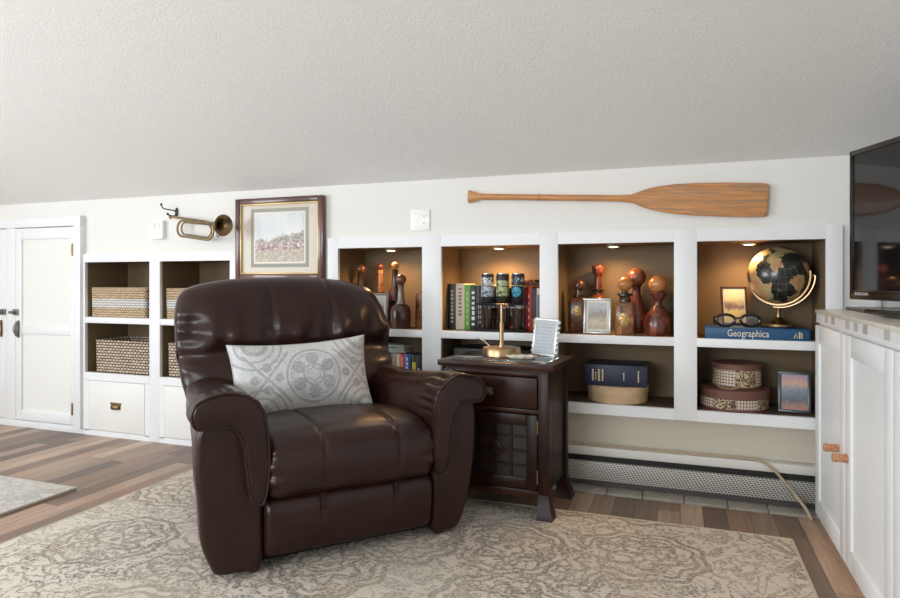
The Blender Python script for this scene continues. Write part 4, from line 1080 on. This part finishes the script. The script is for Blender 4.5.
# thermostat
TH = thing('thermostat', 'white rectangular thermostat on the wall left of the bugle', 'thermostat', (-3.203, 3.2195, 1.387))
B().box(-.050, .050, -.030, 0, -.060, .060, .004).build('case', plate, TH)
B().box(-.028, .028, -.0325, -.0275, .005, .045, .001).build('window', M('thermostat_dial', (.68, .69, .68), .3), TH)
b = B(); b.box(-.012, .012, -.034, -.0275, -.035, -.018, .002); b.build('slider', plate, TH)
# hook + bugle
HK = thing('coat_hook', 'black iron coat hook on the wall holding the bugle', 'hook', (-3.062, 3.2195, 1.48))
b = B(); b.sphere((0, -.004, .02), .013, 1, .4, 2.2, 16); b.tube(catmull([(0, -.006, .02), (.0, -.02, .026), (-.012, -.04, .03), (-.030, -.058, .033), (-.048, -.070, .042), (-.056, -.074, .060)], 6, False), .0042, 8); b.sphere((-.057, -.074, .064), .008, n=14)
b.tube(catmull([(0, -.006, .005), (.004, -.03, -.008), (-.006, -.05, -.012), (-.02, -.056, .0)], 6, False), .004, 8); b.sphere((-.022, -.056, .003), .0085, n=14)
tag_o = b.build('hook_body', iron, HK)
BG = thing('bugle', 'tarnished brass bugle hanging on the wall beside the cherry-framed print', 'bugle', (-3.005, 3.172, 1.457), 0, rot=(0, R(7.5), R(-7)))
BG.scale = (1.13, 1.13, 1.13)
# local: +x along the bugle towards the bell
b = B(); b.lathe([(.0125, -.066), (.0115, -.060), (.006, -.048), (.005, .004)], 16, mat=Matrix.Rotation(R(90), 4, 'Y'), cap=False); b.build('mouthpiece', bugle_brass, BG)
lp = []
def arc(cx, cz, r, a0, a1, n=10): return [(cx+r*math.cos(R(a0+(a1-a0)*k/n)), cz+r*math.sin(R(a0+(a1-a0)*k/n))) for k in range(n+1)]
b = B()
pts = [(0, 0, 0), (.10, 0, .0)]+[(x_, 0, z_) for x_, z_ in [(.22, -.002)]]
pts += [(x_, -.008, z_) for x_, z_ in arc(.245, -.052, .048, 90, -90)]
pts += [(x_, -.012, z_) for x_, z_ in [(.15, -.1)]]
pts += [(x_, -.016, z_) for x_, z_ in arc(.062, -.056, .044, 270, 90)]
pts += [(.15, -.020, -.012), (.24, -.020, -.010)]
b.tube(catmull(pts, 3, False), .0062, 10)
b.build('tubing', bugle_brass, BG)
pts2 = [(x_, -.004, z_) for x_, z_ in arc(.235, -.052, .036, 90, -90)]+[(x_, -.004, z_) for x_, z_ in arc(.07, -.054, .034, 270, 90)]
B().tube(catmull([Vector(p) for p in pts2], 2), .0052, 10, closed=True).build('inner_coil', bugle_brass, BG)
b = B(); b.lathe([(.0065, 0), (.008, .06), (.011, .10), (.016, .13), (.026, .155), (.042, .172), (.056, .180), (.0585, .1815), (.0575, .1835), (.042, .176), (.024, .157), (.013, .13), (.006, .10)], 36, cap=False, mat=Matrix.Translation((.215, -.020, -.010)) @ Matrix.Rotation(R(-6), 4, 'Z') @ Matrix.Rotation(R(90), 4, 'Y'))
b.build('bell', bugle_brass, BG)
b = B(); b.tube([(.36+.009*math.cos(R(k*30)), -.036, -.064+.010*math.sin(R(k*30))) for k in range(12)], .0025, 6, closed=True); b.build('ring', iron, BG)

# ------------------------------------------------------------------ right cabinet, counter, television
KC = thing('base_cabinet', 'white two-door base cabinet with cork knobs at the right edge', 'cabinet', (.92, 2.44, 0))
fx_ = .56-.92
b = B(); b.box(fx_+.02, .39, -1.04, .735, 0, .872, .002); b.build('body', white_paint, KC)
def cdoor(ya, yb, knob_y):
    s = .075; b = B(); z0, z1 = .034, .862
    b.box(fx_, fx_+.019, ya, ya+s, z0, z1, .0025); b.box(fx_, fx_+.019, yb-s, yb, z0, z1, .0025); b.box(fx_, fx_+.019, ya+s, yb-s, z0, z0+s, .0025); b.box(fx_, fx_+.019, ya+s, yb-s, z1-s, z1, .0025)
    d = b.build('door', white_paint, KC)
    B().box(fx_+.008, fx_+.016, ya+s-.006, yb-s+.006, z0+s-.006, z1-s+.006).build('door_panel', white_paint, d)
    B().lathe([(0, 0), (.0145, .001), (.0152, .006), (.0145, .025), (.0152, .044), (.014, .048), (0, .0485)], 22, mat=Matrix.Translation((fx_, knob_y, .424)) @ Matrix.Rotation(R(-90), 4, 'Y')).build('cork_knob', cork, d)['label'] = 'cork knob'
cork = M('cork', (.50, .24, .12), .85); cork.color(cork.mix(cork.noise(120, 3, .7).sm(.35, .65), (.58, .30, .16), (.36, .15, .07))); cork.bump(cork.noise(150, 3), .4, .003)
cdoor(2.632-2.44, 3.165-2.44, 2.735-2.44); cdoor(2.09-2.44, 2.626-2.44, 2.590-2.44); cdoor(1.55-2.44, 2.084-2.44, 1.64-2.44)
mos = M('mosaic_edge', (.8, .8, .8), .35); X, Y, Z = mos.xyz()
yy = (Y+.012)/.058; sel = mos.white(mos.vec(yy.floor(), 7.)); joint = ((yy.fract()-.5).abs()).gt(.475)
odd = yy.floor().mod(2.)
mos.color(mos.mix(joint, mos.mix(odd*sel.gt(.2), (.78, .77, .75), mos.mix(sel, (.40, .38, .36), (.52, .50, .49))), (.62, .60, .57)))
top_tile = M('cream_tile_top', (.70, .66, .58), .3); X, Y, Z = top_tile.xyz(); jt = (((X*6.5).fract()-.5).abs()).gt(.485).max((((Y*6.5).fract()-.5).abs()).gt(.485))
top_tile.color(top_tile.mix(jt, top_tile.mix(top_tile.noise(9, 4), (.74, .70, .62), (.60, .55, .47)), (.46, .43, .38)))
CT = thing('tiled_countertop', 'cream tiled countertop with white and grey mosaic edge under the television', 'countertop', (.94, 2.44, .8725))
B().box(-.378, .379, -1.05, .742, .042, .058, .003).build('top_tile', top_tile, CT)
b = B(); b.box(-.372, .379, -1.046, .739, .0, .043); b.build('mosaic_edge', mos, CT, smooth=False)
B().box(-.3735, -.371, -1.046, .739, .0, .010, .001).build('edge_strip', white_paint, CT)
BD = B().box(-.21, .21, -.60, .60, 0, .012, .003).build('wooden_board', board_wood, loc=(.89, 2.585, .9307)); tag(BD, 'flat dark brown board on the countertop under the television', 'board')
scr = M('dark_glossy_screen', (.006, .006, .007), .06, spec=.6); bez = M('black_bezel', (.008, .008, .009), .18)
c20, s20 = math.cos(R(20.1)), math.sin(R(20.1))
TV = thing('television', 'black flat-screen television on the countertop, cut off by the right edge', 'television', (.81, 2.375, .9432), R(-69.9))
# local x from far edge to near edge, screen faces local -y
tw_, th_ = .50, .575; zb = .042
b = B(); e = .022
b.box(-tw_, -tw_+e, -.022, .022, zb, zb+th_, .006); b.box(tw_-e, tw_, -.022, .022, zb, zb+th_, .006); b.box(-tw_, tw_, -.022, .022, zb, zb+e+.014, .006); b.box(-tw_, tw_, -.022, .022, zb+th_-e, zb+th_, .006); b.build('bezel', bez, TV)
B().box(-tw_+e-.002, tw_-e+.002, -.0165, .02, zb+e+.010, zb+th_-e+.002).build('screen', scr, TV)
B().box(-tw_+.04, tw_-.04, .018, .06, zb+.05, zb+th_-.06, .015).build('back_shell', bez, TV)
b = B(); b.box(-.035, .035, -.01, .03, .01, zb+.05, .004); b.build('neck', bez, TV)
b = B(); b.box(-.28, .28, -.11, .12, 0, .014, .006); b.build('stand', bez, TV)
b = B(); text_into(b, 'INSIGNIA', .017, .0004, Matrix.Translation((-tw_+.075, -.0225, zb+.022)) @ FRONT, 1.1); b.build('lettering', M('silver_lettering', (.55, .55, .56), .4), TV, smooth=False)
struct(B().box(.792, .822, 3.207, YW, .93, 1.02, .003).build('trim_4', white_paint))

# ------------------------------------------------------------------ light
def area(name, loc, rot, sx, sy, power, col):
    L = bpy.data.lights.new(name, 'AREA'); L.shape = 'RECTANGLE'; L.size = sx; L.size_y = sy; L.energy = power; L.color = col
    o = bpy.data.objects.new(name, L); COL.objects.link(o); o.location = loc; o.rotation_euler = rot; return o
area('daylight_left', (XL+.02, -1.0, 1.35), (0, R(-90), 0), 1.45, 3.1, 128, (.89, .95, 1.0))
area('daylight_rear', (-2.5, YB+.02, 1.5), (R(90), 0, 0), 2.7, 1.55, 132, (.90, .955, 1.0))
W = bpy.data.worlds.new('sky'); SC.world = W; W.use_nodes = True
W.node_tree.nodes['Background'].inputs[0].default_value = (.85, .93, 1, 1); W.node_tree.nodes['Background'].inputs[1].default_value = 1.2

# ------------------------------------------------------------------ camera
cam = bpy.data.cameras.new('camera'); co = bpy.data.objects.new('camera', cam); COL.objects.link(co)
cam.sensor_width = 36; cam.lens = 629/900*36; cam.shift_y = -19/900; cam.clip_start = .05
co.location = (0, 0, 1.06); co.rotation_euler = (R(90), 0, R(20.1)); SC.camera = co
SC.view_settings.view_transform = 'Standard'; SC.view_settings.look = 'None'; SC.view_settings.gamma = 1; SC.view_settings.use_curve_mapping = False
SC.view_settings.exposure = .17
SC.cycles.use_denoising = True
SC.cycles.max_bounces = 10; SC.cycles.diffuse_bounces = 6
bpy.context.view_layer.update()
